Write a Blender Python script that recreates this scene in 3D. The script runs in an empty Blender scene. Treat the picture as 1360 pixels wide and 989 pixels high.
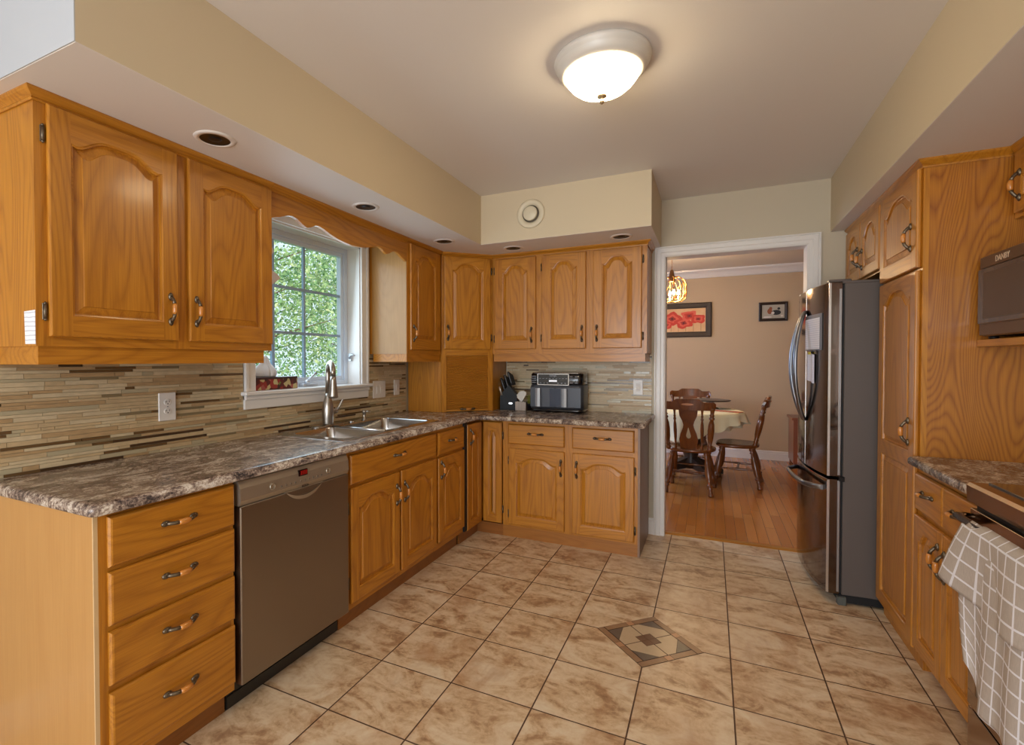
import bpy, math, random
from mathutils import Vector, Matrix, geometry
from math import sin, cos, pi, radians as R
random.seed(7)
SC = bpy.context.scene
COL = SC.collection

# ------------------------------------------------------------------ camera
cam = bpy.data.cameras.new('camera'); camo = bpy.data.objects.new('camera', cam); COL.objects.link(camo)
cam.sensor_fit = 'HORIZONTAL'; cam.sensor_width = 36.0
cam.lens = 664.28 / 1360 * 36.0
cam.shift_x = 62.2 / 1360; cam.shift_y = -4.86 / 1360
cam.clip_start = 0.02; cam.clip_end = 200
yaw, pit, rol = R(26.173), R(-0.968), R(-0.06)
F = Vector((-sin(yaw) * cos(pit), cos(yaw) * cos(pit), sin(pit)))
Rt = Vector((cos(yaw), sin(yaw), 0)); Up = Rt.cross(F)
R2 = Rt * cos(rol) + Up * sin(rol); U2 = Up * cos(rol) - Rt * sin(rol)
camo.matrix_world = Matrix((( R2.x, U2.x, -F.x, 2.2003), (R2.y, U2.y, -F.y, 0.0535), (R2.z, U2.z, -F.z, 1.3196), (0, 0, 0, 1)))
SC.camera = camo

# ------------------------------------------------------------------ world, sun, daylight
w = bpy.data.worlds.new('world'); SC.world = w; w.use_nodes = True
bgn = w.node_tree.nodes['Background']; bgn.inputs[0].default_value = (0.72, 0.86, 1.0, 1); bgn.inputs[1].default_value = 0.68
sun = bpy.data.lights.new('sun', 'SUN'); sun.energy = 2.8; sun.angle = 0.02; sun.color = (1, .95, .85)
suno = bpy.data.objects.new('sun', sun); COL.objects.link(suno); suno.rotation_euler = (R(28), R(48), 0)
def area(name, loc, size, power, color, to):
    l = bpy.data.lights.new(name, 'AREA'); l.shape = 'RECTANGLE'; l.size, l.size_y = size
    l.energy = power; l.color = color
    o = bpy.data.objects.new(name, l); COL.objects.link(o); o.location = loc
    o.rotation_euler = (Vector(to) - Vector(loc)).to_track_quat('-Z', 'Y').to_euler()
    return o
area('daylight_sink_window', (-0.07, 2.41, 1.64), (.8, .82), 2.3, (.66, .84, 1.0), (3, 2.41, 1.3))
area('added_daylight_behind_camera', (1.55, -2.85, 1.25), (2.3, 2.0), 50, (.86, .93, 1.0), (1.6, 3, 1.15))  # added area lamp for daylight from behind the camera; its door is unseen
area('daylight_dining_window', (-0.26, 6.0, 1.35), (1.5, 1.2), 36, (.52, .68, 1.0), (3, 6.6, 0.2))
SC.view_settings.view_transform = 'Standard'; SC.view_settings.look = 'None'
SC.view_settings.gamma = 1.0; SC.view_settings.use_curve_mapping = False
SC.view_settings.exposure = 1.2
SC.cycles.max_bounces = 8; SC.cycles.diffuse_bounces = 5; SC.cycles.glossy_bounces = 4
SC.cycles.sample_clamp_indirect = 6

# ------------------------------------------------------------------ materials
def lin(r, g, b):
    f = lambda c: (c / 255 / 12.92) if c / 255 <= .04045 else ((c / 255 + .055) / 1.055) ** 2.4
    return (f(r), f(g), f(b), 1)
def mat(name, col, rough=.5, metal=0, coat=0, emit=None, es=0, spec=None, trans=0, aniso=0):
    m = bpy.data.materials.new(name); m.use_nodes = True
    b = m.node_tree.nodes['Principled BSDF']
    b.inputs['Base Color'].default_value = col if len(col) == 4 else (*col, 1)
    b.inputs['Roughness'].default_value = rough; b.inputs['Metallic'].default_value = metal
    b.inputs['Coat Weight'].default_value = coat; b.inputs['Coat Roughness'].default_value = .15
    if spec is not None: b.inputs['Specular IOR Level'].default_value = spec
    if trans: b.inputs['Transmission Weight'].default_value = trans
    if aniso: b.inputs['Anisotropic'].default_value = aniso
    if emit: b.inputs['Emission Color'].default_value = emit; b.inputs['Emission Strength'].default_value = es
    return m
class NT:
    def __init__(s, m): s.m = m; s.t = m.node_tree; s.b = s.t.nodes['Principled BSDF']
    def n(s, typ, **kw):
        nd = s.t.nodes.new(typ)
        for k, v in kw.items(): setattr(nd, k, v)
        return nd
    def l(s, a, b): s.t.links.new(a, b)
    def coord(s, kind='Object'): return s.n('ShaderNodeTexCoord').outputs[kind]
    def math(s, op, a, b=None, c=None):
        nd = s.n('ShaderNodeMath', operation=op)
        for i, v in enumerate((a, b, c)):
            if v is None: continue
            if isinstance(v, (int, float)): nd.inputs[i].default_value = v
            else: s.l(v, nd.inputs[i])
        return nd.outputs[0]
    def mapping(s, vec, scale=(1, 1, 1), loc=(0, 0, 0)):
        nd = s.n('ShaderNodeMapping'); s.l(vec, nd.inputs[0]); nd.inputs['Scale'].default_value = scale; nd.inputs['Location'].default_value = loc
        return nd.outputs[0]
    def noise(s, vec, scale, detail=4, rough=.55, dist=0):
        nd = s.n('ShaderNodeTexNoise'); s.l(vec, nd.inputs['Vector']); nd.inputs['Scale'].default_value = scale
        nd.inputs['Detail'].default_value = detail; nd.inputs['Roughness'].default_value = rough; nd.inputs['Distortion'].default_value = dist
        return nd.outputs[0]
    def ramp(s, fac, stops, interp='LINEAR'):
        nd = s.n('ShaderNodeValToRGB'); s.l(fac, nd.inputs[0]); cr = nd.color_ramp; cr.interpolation = interp
        while len(cr.elements) < len(stops): cr.elements.new(.5)
        for e, (p, c) in zip(cr.elements, stops): e.position = p; e.color = c
        return nd.outputs[0]
    def mix(s, fac, a, b, blend='MIX'):
        nd = s.n('ShaderNodeMix', data_type='RGBA', blend_type=blend)
        for i, v in ((0, fac), (6, a), (7, b)):
            if isinstance(v, (int, float)): nd.inputs[i].default_value = v
            elif isinstance(v, tuple): nd.inputs[i].default_value = v
            else: s.l(v, nd.inputs[i])
        return nd.outputs[2]
    def bump(s, h, strength=.2, dist=.002):
        nd = s.n('ShaderNodeBump'); nd.inputs['Strength'].default_value = strength; nd.inputs['Distance'].default_value = dist
        s.l(h, nd.inputs['Height']); s.l(nd.outputs[0], s.b.inputs['Normal'])

def oak(name, axis='z', light=(200, 134, 38), dark=(122, 64, 6), rings=11, cath=3.0, rough=.38, coat=.25, fig=1.0, seed=True):
    m = mat(name, lin(*light), rough, coat=coat); t = NT(m)
    v = t.coord('Object')
    if seed:
        oi = t.n('ShaderNodeObjectInfo'); cv = t.n('ShaderNodeCombineXYZ')
        for i, k in enumerate((37.0, 17.0, 23.0)): t.l(t.math('MULTIPLY', oi.outputs['Random'], k), cv.inputs[i])
        ad = t.n('ShaderNodeVectorMath', operation='ADD'); t.l(v, ad.inputs[0]); t.l(cv.outputs[0], ad.inputs[1]); v = ad.outputs[0]
    def sc(a, l): return {'z': (a, a, l), 'x': (l, a, a), 'y': (a, l, a)}[axis]
    base = t.noise(t.mapping(v, sc(cath * 1.5, cath * .20)), 1.0, 1.5, .4)
    ring = t.math('PINGPONG', t.math('MULTIPLY', base, rings * 4.6), 1.0)
    ring = t.math('POWER', ring, 2.2)
    fib = t.noise(t.mapping(v, sc(330, 7)), 1.0, 3, .6)
    fib2 = t.noise(t.mapping(v, sc(110, 3)), 1.0, 3, .6)
    broad = t.noise(t.mapping(v, sc(14, .8)), 1.0, 2, .5)
    f = t.math('ADD', t.math('MULTIPLY', ring, .17 * fig), t.math('ADD', t.math('MULTIPLY', fib, .40), t.math('ADD', t.math('MULTIPLY', fib2, .26), t.math('MULTIPLY', broad, .16))))
    c = t.ramp(f, [(.28, lin(*light)), (.56, lin(*[(a * .6 + b * .4) for a, b in zip(light, dark)])), (.90, lin(*dark))])
    t.l(c, t.b.inputs['Base Color'])
    t.bump(t.math('ADD', fib, t.math('MULTIPLY', ring, .5)), .10, .001)
    return m
OAKV = oak('oak_vertical_grain', 'z'); OAKH = oak('oak_horizontal_grain', 'x')
OAKP = oak('oak_plywood_panel', 'z', rings=25, cath=2.9, light=(186, 120, 34), dark=(126, 66, 12), fig=1.9)
MAPLE = oak('pale_veneer_panel', 'z', light=(192, 144, 84), dark=(166, 114, 58), rings=5, cath=1.6, fig=.4, rough=.45, coat=.1)
OAKS = [OAKV, OAKH]
EDGE = mat('pale_edge_banding', lin(214, 184, 140), .5)
BRONZE = mat('antique_bronze', lin(112, 100, 84), .38, .85)
PULLW = mat('pull_wood_barrel', lin(200, 128, 52), .3, coat=.5)
BLACK = mat('black_void', lin(12, 12, 14), .6)
BPLAS = mat('black_plastic', lin(22, 22, 25), .3)
WHITE = mat('white_trim_paint', lin(228, 224, 220), .35, coat=.1)
WPLAS = mat('white_plastic', lin(226, 220, 214), .3)
VINYL = mat('white_vinyl_sash', lin(214, 226, 242), .35)
CHROME = mat('chrome', lin(225, 225, 228), .09, 1)
NICKEL = mat('brushed_nickel', lin(176, 168, 158), .28, 1, aniso=.3)
SINKM = mat('brushed_steel_sink', lin(190, 188, 186), .18, 1, aniso=.4)
PAPER = mat('white_paper', lin(238, 238, 240), .6)
GREY = mat('grey_plastic', lin(120, 120, 124), .4)

def paint(name, c, rough=.55):
    m = mat(name, lin(*c), rough, spec=.3); t = NT(m)
    h = t.noise(t.coord('Object'), 180, 2); t.bump(h, .05, .001)
    return m
WALLP = paint('beige_wall_paint', (196, 184, 162)); CEILP = paint('ceiling_paint', (226, 220, 216))
SOFF = paint('soffit_paint', (206, 190, 162)); DINEP = paint('tan_dining_paint', (196, 172, 142)); DCEIL = paint('dining_ceiling_paint', (214, 204, 188))

def steel(name, c, rough, axis=(1, 1, 300)):
    m = mat(name, lin(*c), rough, 1); t = NT(m)
    n = t.noise(t.mapping(t.coord('Object'), axis), 1, 3)
    t.l(t.math('ADD', t.math('MULTIPLY', n, .12), rough - .05), t.b.inputs['Roughness'])
    t.bump(n, .04, .0005); return m
DWST = steel('dishwasher_steel', (152, 142, 132), .33)
DWPL = mat('dishwasher_panel', lin(176, 164, 148), .38, .7)
FRST = steel('fridge_black_steel', (108, 94, 84), .10, (1, 300, 1))
FRSIDE = mat('fridge_side_grey', lin(92, 84, 80), .42)
RANGES = steel('range_steel', (150, 128, 110), .16)
BGLASS = mat('black_glass', lin(10, 9, 8), .05, coat=.6)
MWM = mat('bronze_brown_microwave_shell', lin(96, 72, 48), .28, .55)

def counter_mat():
    m = mat('granite_look_laminate', lin(120, 100, 88), .27, coat=.15); t = NT(m); v = t.coord('Object')
    w1 = t.noise(v, 2.5, 3, .6); wv = t.n('ShaderNodeVectorMath', operation='ADD'); t.l(t.mapping(v, (1.6, .75, 1.2)), wv.inputs[0])
    cc = t.n('ShaderNodeCombineXYZ'); t.l(t.math('MULTIPLY', w1, .35), cc.inputs[0]); t.l(t.math('MULTIPLY', w1, .2), cc.inputs[1]); t.l(cc.outputs[0], wv.inputs[1])
    a = t.noise(wv.outputs[0], 10, 10, .72, .6); b = t.noise(wv.outputs[0], 55, 8, .75, .3); c3 = t.noise(v, 150, 3, .6)
    f = t.math('ADD', t.math('MULTIPLY', a, .5), t.math('ADD', t.math('MULTIPLY', b, .42), t.math('MULTIPLY', c3, .16)))
    c = t.ramp(f, [(.44, lin(40, 33, 34)), (.485, lin(88, 72, 66)), (.525, lin(130, 110, 98)), (.565, lin(166, 148, 132)), (.61, lin(214, 202, 186)), (.68, lin(150, 142, 140))])
    t.l(c, t.b.inputs['Base Color']); return m
COUNTER = counter_mat()

def tile_mat():
    m = mat('beige_stone_floor_tile', lin(190, 165, 135), .42); t = NT(m); v = t.coord('Object')
    sp = t.n('ShaderNodeSeparateXYZ'); t.l(v, sp.inputs[0]); T = .3444
    u = t.math('DIVIDE', t.math('SUBTRACT', sp.outputs[0], 1.9418), T); q = t.math('DIVIDE', t.math('SUBTRACT', sp.outputs[1], 2.5356), T)
    cu, cq = t.math('FLOOR', u), t.math('FLOOR', q)
    du = t.math('PINGPONG', u, .5); dq = t.math('PINGPONG', q, .5); d = t.math('MINIMUM', du, dq)
    wn = t.n('ShaderNodeTexWhiteNoise', noise_dimensions='2D'); cc = t.n('ShaderNodeCombineXYZ'); t.l(cu, cc.inputs[0]); t.l(cq, cc.inputs[1]); t.l(cc.outputs[0], wn.inputs['Vector'])
    off = t.n('ShaderNodeVectorMath', operation='SCALE'); t.l(wn.outputs['Color'], off.inputs[0]); off.inputs['Scale'].default_value = 40
    ad = t.n('ShaderNodeVectorMath', operation='ADD'); t.l(v, ad.inputs[0]); t.l(off.outputs[0], ad.inputs[1]); vv = ad.outputs[0]
    a = t.noise(t.mapping(vv, (1, 1.7, 1)), 5.5, 9, .62, .9); b = t.noise(vv, 26, 8, .68, .5); c2 = t.noise(t.mapping(vv, (1.4, .8, 1), (9, 3, 0)), 3.4, 6, .6, .5)
    f = t.math('ADD', t.math('MULTIPLY', a, .68), t.math('MULTIPLY', b, .32))
    col = t.ramp(f, [(.30, lin(140, 104, 76)), (.40, lin(176, 140, 106)), (.465, lin(206, 176, 140)), (.54, lin(222, 198, 166)), (.66, lin(230, 214, 188))])
    col = t.mix(t.math('MULTIPLY', t.ramp(c2, [(.53, (0, 0, 0, 1)), (.70, (1, 1, 1, 1))]), .55), col, lin(172, 124, 84))
    gm = t.math('LESS_THAN', d, .0082)
    col = t.mix(gm, col, lin(84, 56, 38)); t.l(col, t.b.inputs['Base Color'])
    t.l(t.math('ADD', t.math('MULTIPLY', gm, .3), .40), t.b.inputs['Roughness'])
    t.bump(t.math('ADD', t.math('MULTIPLY', t.math('SMOOTH_MIN', d, .014, .01), 60), t.math('MULTIPLY', b, .25)), .18, .002)
    return m
def plank_mat():
    m = mat('oak_strip_flooring', lin(190, 120, 60), .22, coat=.3); t = NT(m); v = t.coord('Object')
    sp = t.n('ShaderNodeSeparateXYZ'); t.l(v, sp.inputs[0]); W = .070
    u = t.math('DIVIDE', sp.outputs[0], W); cu = t.math('FLOOR', u)
    w1 = t.n('ShaderNodeTexWhiteNoise', noise_dimensions='1D'); t.l(cu, w1.inputs['W'])
    q = t.math('ADD', t.math('DIVIDE', sp.outputs[1], .95), t.math('MULTIPLY', w1.outputs['Value'], 7)); cq = t.math('FLOOR', q)
    wn = t.n('ShaderNodeTexWhiteNoise', noise_dimensions='2D'); cc = t.n('ShaderNodeCombineXYZ'); t.l(cu, cc.inputs[0]); t.l(cq, cc.inputs[1]); t.l(cc.outputs[0], wn.inputs['Vector'])
    g = t.noise(t.mapping(v, (60, 2.2, 1)), 1, 4)
    f = t.math('ADD', t.math('MULTIPLY', wn.outputs['Value'], .6), t.math('MULTIPLY', g, .4))
    col = t.ramp(f, [(.15, lin(178, 108, 44)), (.5, lin(192, 120, 52)), (.85, lin(206, 136, 66))])
    d = t.math('MINIMUM', t.math('PINGPONG', u, .5), t.math('MULTIPLY', t.math('PINGPONG', q, .5), 11)); gm = t.math('LESS_THAN', d, .014)
    t.l(t.mix(gm, col, lin(120, 68, 28)), t.b.inputs['Base Color']); return m
FLOORT = tile_mat(); PLANK = plank_mat()

# ------------------------------------------------------------------ mesh builder
class B:
    def __init__(s): s.v = []; s.f = []; s.m = []; s.s = []; s.M = Matrix()
    def vert(s, p): s.v.append(tuple(s.M @ Vector(p))); return len(s.v) - 1
    def face(s, ids, m=0, sm=False): s.f.append(ids); s.m.append(m); s.s.append(sm)
    def quad(s, pts, m=0, sm=False): s.face([s.vert(p) for p in pts], m, sm)
    def loft(s, loops, m=0, sm=False, closed=True, cap0=True, cap1=True, capm=None):
        ids = [[s.vert(p) for p in L] for L in loops]; n = len(loops[0])
        for a, b in zip(ids, ids[1:]):
            for i in range(n if closed else n - 1):
                j = (i + 1) % n; s.face([a[i], a[j], b[j], b[i]], m, sm)
        cm = m if capm is None else capm
        if cap0: s.face(list(reversed(ids[0])), cm)
        if cap1: s.face(list(ids[-1]), cm)
        return ids
    def box(s, lo, hi, m=0, b=0.0):
        x0, y0, z0 = [min(a, c) for a, c in zip(lo, hi)]; x1, y1, z1 = [max(a, c) for a, c in zip(lo, hi)]
        if b <= 0:
            s.loft([[(x0, y0, z0), (x1, y0, z0), (x1, y1, z0), (x0, y1, z0)], [(x0, y0, z1), (x1, y0, z1), (x1, y1, z1), (x0, y1, z1)]], m); return
        b = min(b, (x1 - x0) * .45, (y1 - y0) * .45, (z1 - z0) * .45)
        def oct_(z, d):
            c = b * .6
            return [(x0 + c + d, y0 + d, z), (x1 - c - d, y0 + d, z), (x1 - d, y0 + c + d, z), (x1 - d, y1 - c - d, z), (x1 - c - d, y1 - d, z), (x0 + c + d, y1 - d, z), (x0 + d, y1 - c - d, z), (x0 + d, y0 + c + d, z)]
        s.loft([oct_(z0, b * .5), oct_(z0 + b * .5, 0), oct_(z1 - b * .5, 0), oct_(z1, b * .5)], m)
    def lathe(s, prof, c=(0, 0, 0), n=24, m=0, sm=True, cap=True, ax='z', sy=1.0):
        L = []
        for r, z in prof:
            r = max(r, .0004); ring = []
            for i in range(n):
                a = 2 * pi * i / n; x, y = r * cos(a), r * sin(a) * sy
                ring.append({'z': (c[0] + x, c[1] + y, c[2] + z), 'x': (c[0] + z, c[1] + x, c[2] + y), 'y': (c[0] + y, c[1] + z, c[2] + x)}[ax])
            L.append(ring)
        s.loft(L, m, sm, True, cap, cap)
    def tube(s, pts, r, n=10, m=0, sm=True, cap=True):
        P = [Vector(p) for p in pts]; k = len(P); rr = r if isinstance(r, (list, tuple)) else [r] * k
        T = [((P[min(i + 1, k - 1)] - P[max(i - 1, 0)]).normalized()) for i in range(k)]
        ref = Vector((0, 0, 1)) if abs(T[0].z) < .9 else Vector((1, 0, 0))
        N = T[0].cross(ref).normalized(); L = []
        for i in range(k):
            N = (N - T[i] * N.dot(T[i])).normalized(); Bn = T[i].cross(N)
            L.append([tuple(P[i] + (N * cos(2 * pi * j / n) + Bn * sin(2 * pi * j / n)) * rr[i]) for j in range(n)])
        s.loft(L, m, sm, True, cap, cap)
    def prism(s, poly, lo, hi, ax='y', m=0, sm=False, capm=None):
        f = {'y': lambda a, b, t: (a, t, b), 'z': lambda a, b, t: (a, b, t), 'x': lambda a, b, t: (t, a, b)}[ax]
        i0 = [s.vert(f(a, b, lo)) for a, b in poly]; i1 = [s.vert(f(a, b, hi)) for a, b in poly]; n = len(poly)
        for i in range(n):
            j = (i + 1) % n; s.face([i0[i], i0[j], i1[j], i1[i]], m, sm)
        cm = m if capm is None else capm
        for t in geometry.tessellate_polygon([[Vector((a, b, 0)) for a, b in poly]]):
            s.face([i0[k] for k in reversed(t)], cm); s.face([i1[k] for k in t], cm)
    def sweep(s, prof, path, m=0, sm=False, closed=False, up=None):
        # prof: (outward, z); path: (x, y) ; outward = right of travel
        P = [Vector((p[0], p[1])) for p in path]; n = len(P); L = []
        for i in range(n):
            a = (P[i] - P[i - 1]).normalized() if (i > 0 or closed) else None
            b = (P[(i + 1) % n] - P[i]).normalized() if (i < n - 1 or closed) else None
            na = Vector((a.y, -a.x)) if a else None; nb = Vector((b.y, -b.x)) if b else None
            if na is None: mi = nb
            elif nb is None: mi = na
            else:
                mi = (na + nb).normalized(); mi = mi / max(.3, mi.dot(na))
            L.append([(P[i].x + mi.x * o, P[i].y + mi.y * o, z) for o, z in prof])
        if closed: L.append(L[0])
        s.loft(L, m, sm, True, not closed, not closed)
    def done(s, name, mats, parent=None, loc=None, rot=None, smooth_angle=None):
        me = bpy.data.meshes.new(name); me.from_pydata(s.v, [], s.f)
        if not isinstance(mats, (list, tuple)): mats = [mats]
        for x in mats: me.materials.append(x)
        me.polygons.foreach_set('material_index', s.m); me.polygons.foreach_set('use_smooth', s.s)
        me.update(); me.validate(clean_customdata=False)
        o = bpy.data.objects.new(name, me); COL.objects.link(o)
        if parent is not None: o.parent = parent
        if loc is not None: o.location = loc
        if rot is not None: o.rotation_euler = rot
        return o
def recalc(o):
    import bmesh
    bm = bmesh.new(); bm.from_mesh(o.data); bmesh.ops.recalc_face_normals(bm, faces=bm.faces); bm.to_mesh(o.data); bm.free(); return o
def tag(o, label, cat, group=None, kind=None):
    if label: o['label'] = label
    if cat: o['category'] = cat
    if group: o['group'] = group
    if kind: o['kind'] = kind
    return o
def thing(name, label, cat, loc=(0, 0, 0), rz=0, group=None):
    o = bpy.data.objects.new(name, None); COL.objects.link(o); o.location = loc; o.rotation_euler = (0, 0, R(rz)); o.empty_display_size = .05
    return tag(o, label, cat, group)
def struct(o): o['kind'] = 'structure'; return o
def S(name, m, *boxes, b=0, parent=None):
    q = B()
    for lo, hi in boxes: q.box(lo, hi, 0, b)
    o = q.done(name, m, parent)
    if parent is None: struct(o)
    return o
def inst(o, parent=None, loc=None, rot=None):
    c = o.copy(); COL.objects.link(c); c.parent = parent
    if loc is not None: c.location = loc
    if rot is not None: c.rotation_euler = rot
    return c

D = 4.073; ZS = 2.161; ZC = 2.51; XR = 3.56; YF = -3.0
# ------------------------------------------------------------------ room shell
S('floor', FLOORT, ((-.05, YF, -.1), (XR + .05, 4.15, 0)))
S('floor_dining', PLANK, ((-.3, 4.15, -.1), (5.3, 7.85, 0.0)))
S('ceiling', CEILP, ((-.05, YF, ZC), (XR + .05, D + .03, ZC + .12)))
WY0, WY1, WZ0, WZ1 = 1.955, 2.875, 1.15, 2.11
WT = -.20
S('wall_left', WALLP, ((WT, YF, 0), (0, WY0, ZC)), ((WT, WY1, 0), (0, D, ZC)), ((WT, WY0, 0), (0, WY1, WZ0)), ((WT, WY0, WZ1), (0, WY1, ZC)))
DX0, DX1, DZ = 1.894, 2.771, 2.086
S('wall_back', WALLP, ((-.2, D, 0), (DX0 - .015, 4.2, 2.56)), ((DX1 + .015, D, 0), (XR + .1, 4.2, 2.56)), ((DX0 - .015, D, DZ + .015), (DX1 + .015, 4.2, 2.56)))
S('wall_right', WALLP, ((XR, YF, 0), (XR + .12, D, ZC)))
S('wall_front', WALLP, ((-.2, YF - .12, 0), (.3, YF, ZC)), ((2.8, YF - .12, 0), (XR + .12, YF, ZC)), ((.3, YF - .12, 2.15), (2.8, YF, ZC)))
YD = 7.75; ZD = 2.56
S('wall_dining_back', DINEP, ((-.4, YD, 0), (5.3, YD + .1, ZD)))
S('wall_dining_left', DINEP, ((-.40, 4.2, 0), (-.30, YD, ZD)), ((-.30, 4.1, 0), (-.2, 4.2, ZD)))
S('wall_dining_right', DINEP, ((5.3, 4.2, 0), (5.4, YD, ZD)), ((XR + .1, 4.1, 0), (5.3, 4.2, ZD)))
S('ceiling_dining', DCEIL, ((-.4, 4.2, ZD), (5.4, YD + .1, ZD + .1)))
# soffits (bulkheads)
S('ceiling_soffit_left', SOFF, ((0, .796, ZS), (.693, 3.382, ZC)))
S('ceiling_soffit_back', SOFF, ((0, 3.382, ZS), (1.861, D, ZC)))
S('ceiling_soffit_right', SOFF, ((2.899, YF, ZS), (XR, D, ZC)))
# painted undersides of the soffits
S('trim_1', CEILP, ((.0005, .797, ZS - .0015), (.692, D - .001, ZS)), ((.692, 3.383, ZS - .0015), (1.860, D - .001, ZS)), ((2.9, YF + .01, ZS - .0015), (XR - .001, D - .001, ZS)))
S('trim_5', paint('soffit_end_daylight_tint', (186, 190, 196)), ((.0005, .793, ZS), (.693, .7959, ZC - .0005)))  # thin plate on the soffit end, pale daylight tone put into its colour
# unseen patio door frame behind the camera, added to go with the daylight lamp
q = B()
for a, b_ in (((.3, YF - .1, 0), (.36, YF - .04, 2.15)), ((2.74, YF - .1, 0), (2.8, YF - .04, 2.15)), ((1.51, YF - .1, 0), (1.59, YF - .04, 2.15)), ((.3, YF - .1, 2.09), (2.8, YF - .04, 2.15)), ((.3, YF - .1, 0), (2.8, YF - .04, .07))): q.box(a, b_)
struct(q.done('door_1', WHITE))

# baseboards
BBP = [(0, 0), (.016, 0), (.016, .085), (.010, .098), (.012, .106), (.006, .118), (0, .122)]
def baseboard(name, path, sc=1.0):
    q = B(); q.sweep([(o * sc, z * sc) for o, z in BBP], path); return struct(recalc(q.done(name, WHITE)))
baseboard('baseboard_left', [(0, YF), (0, .853)])
baseboard('baseboard_back', [(1.782, D), (1.82, D)])
baseboard('baseboard_dining', [(-.3, YD), (5.3, YD)], 1.0)
q = B(); q.sweep([(0, ZD), (.11, ZD), (.105, ZD - .02), (.06, ZD - .045), (.03, ZD - .08), (.02, ZD - .10), (0, ZD - .105)], [(-.3, YD), (5.3, YD)])
struct(recalc(q.done('trim_2', WHITE)))

# door casing (kitchen side) + jamb
CP = [(0, 0), (.008, 0), (.014, .012), (.014, .03), (.019, .036), (.019, .058), (.014, .066), (.022, .070), (.022, .076), (0, .076)]
def casing_frame(x0, x1, z1, y, name):
    q = B(); L = []
    for k, (px, pz, sx, sz) in enumerate(((x0, 0, -1, 0), (x0, z1, -1, 1), (x1, z1, 1, 1), (x1, 0, 1, 0))):
        L.append([(px + sx * w_, y - t, pz + sz * w_) for t, w_ in CP])
    q.loft(L, 0); return struct(recalc(q.done(name, WHITE)))
casing_frame(DX0, DX1, DZ, D, 'trim_3')
S('door_2', WHITE, ((DX0 - .016, D - .002, 0), (DX0, 4.205, DZ)), ((DX1, D - .002, 0), (DX1 + .016, 4.205, DZ)), ((DX0 - .016, D - .002, DZ), (DX1 + .016, 4.205, DZ + .016)))
q = B(); q.prism([(4.118, 0), (4.185, 0), (4.175, .008), (4.130, .008)], DX0, DX1, 'x'); struct(recalc(q.done('trim_4', oak('oak_threshold', 'x', seed=False))))

# ------------------------------------------------------------------ sink window
q = B()
q.box((-.20, WY0, WZ0), (0, WY0 + .015, WZ1)); q.box((-.20, WY1 - .015, WZ0), (0, WY1, WZ1)); q.box((-.20, WY0, WZ1 - .015), (0, WY1, WZ1)); q.box((-.20, WY0, WZ0), (0, WY1, WZ0 + .004))
for (a, b_) in (((0, WY0 - .065, 1.156), (.016, WY0 + .006, 2.19)), ((0, WY1 - .006, 1.156), (.016, WY1 + .062, 2.19)), ((0, WY0 - .065, WZ1 - .006), (.016, WY1 + .062, 2.2))): q.box(a, b_, 0, .004)
for (a, b_) in (((.016, WY0 - .065, 1.156), (.024, WY0 - .045, 2.19)), ((.016, WY1 + .045, 1.156), (.024, WY1 + .064, 2.19))): q.box(a, b_, 0, .003)
win = struct(q.done('window_1', WHITE))
q = B(); q.box((-.15, WY0 + .002, 1.136), (.001, WY1 - .002, 1.156)); q.box((0, WY0 - .085, 1.136), (.048, WY1 + .085, 1.156), 0, .008); q.done('window_sill', WHITE, win)
q = B(); q.box((0, WY0 - .07, 1.062), (.018, WY1 + .065, 1.136), 0, .005); q.box((0, WY0 - .07, 1.112), (.028, WY1 + .065, 1.136), 0, .006); q.done('sill_apron', WHITE, win)
SX = -.115
def frame_yz(q, x0, x1, y0, y1, z0, z1, t, m=0, b=.004):
    q.box((x0, y0, z0), (x1, y0 + t, z1), m, b); q.box((x0, y1 - t, z0), (x1, y1, z1), m, b)
    q.box((x0, y0 + t, z1 - t), (x1, y1 - t, z1), m, b); q.box((x0, y0 + t, z0), (x1, y1 - t, z0 + t), m, b)
q = B(); frame_yz(q, SX - .05, SX + .012, WY0 + .015, WY1 - .015, WZ0 + .006, WZ1 - .015, .032); frame_yz(q, SX - .035, SX + .002, WY0 + .047, WY1 - .047, WZ0 + .038, WZ1 - .047, .026, 0)
q.done('sash', VINYL, win)
q = B()
gy0, gy1, gz0, gz1 = WY0 + .073, WY1 - .073, WZ0 + .064, WZ1 - .073
for yy, t in ((2.21, .010), (2.465, .007)): q.box((SX - .026, yy - t, gz0), (SX - .008, yy + t, gz1))
for zz in (1.490, 1.765): q.box((SX - .0255, gy0, zz - .008), (SX - .0085, gy1, zz + .008))
q.done('muntin', mat('muntin_blue_grey', lin(150, 176, 204), .4), win)
gl = mat('window_glass', (1, 1, 1, 1), .0, trans=1, spec=.4); t_ = NT(gl)
gb = t_.n('ShaderNodeBsdfGlass'); gb.inputs['IOR'].default_value = 1.0
tb = t_.n('ShaderNodeBsdfTransparent'); tb.inputs[0].default_value = (.95, .98, .97, 1)
gs = t_.n('ShaderNodeBsdfGlossy'); gs.inputs['Roughness'].default_value = .02
ms = t_.n('ShaderNodeMixShader'); ms.inputs[0].default_value = .05; t_.l(tb.outputs[0], ms.inputs[1]); t_.l(gs.outputs[0], ms.inputs[2])
t_.l(ms.outputs[0], t_.t.nodes['Material Output'].inputs[0])
q = B(); q.box((SX - .019, gy0 - .01, gz0 - .01), (SX - .015, gy1 + .01, gz1 + .01)); q.done('pane', gl, win)
q = B()  # casement crank on the sill
q.box((SX + .012, 2.39, 1.157), (SX + .05, 2.52, 1.175), 0, .005); q.lathe([(.016, 0), (.016, .018), (.008, .028)], (SX + .045, 2.43, 1.172), 12)
q.tube([(SX + .045, 2.43, 1.195), (SX + .06, 2.45, 1.215), (SX + .075, 2.475, 1.245)], [.007, .006, .008], 8)
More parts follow.
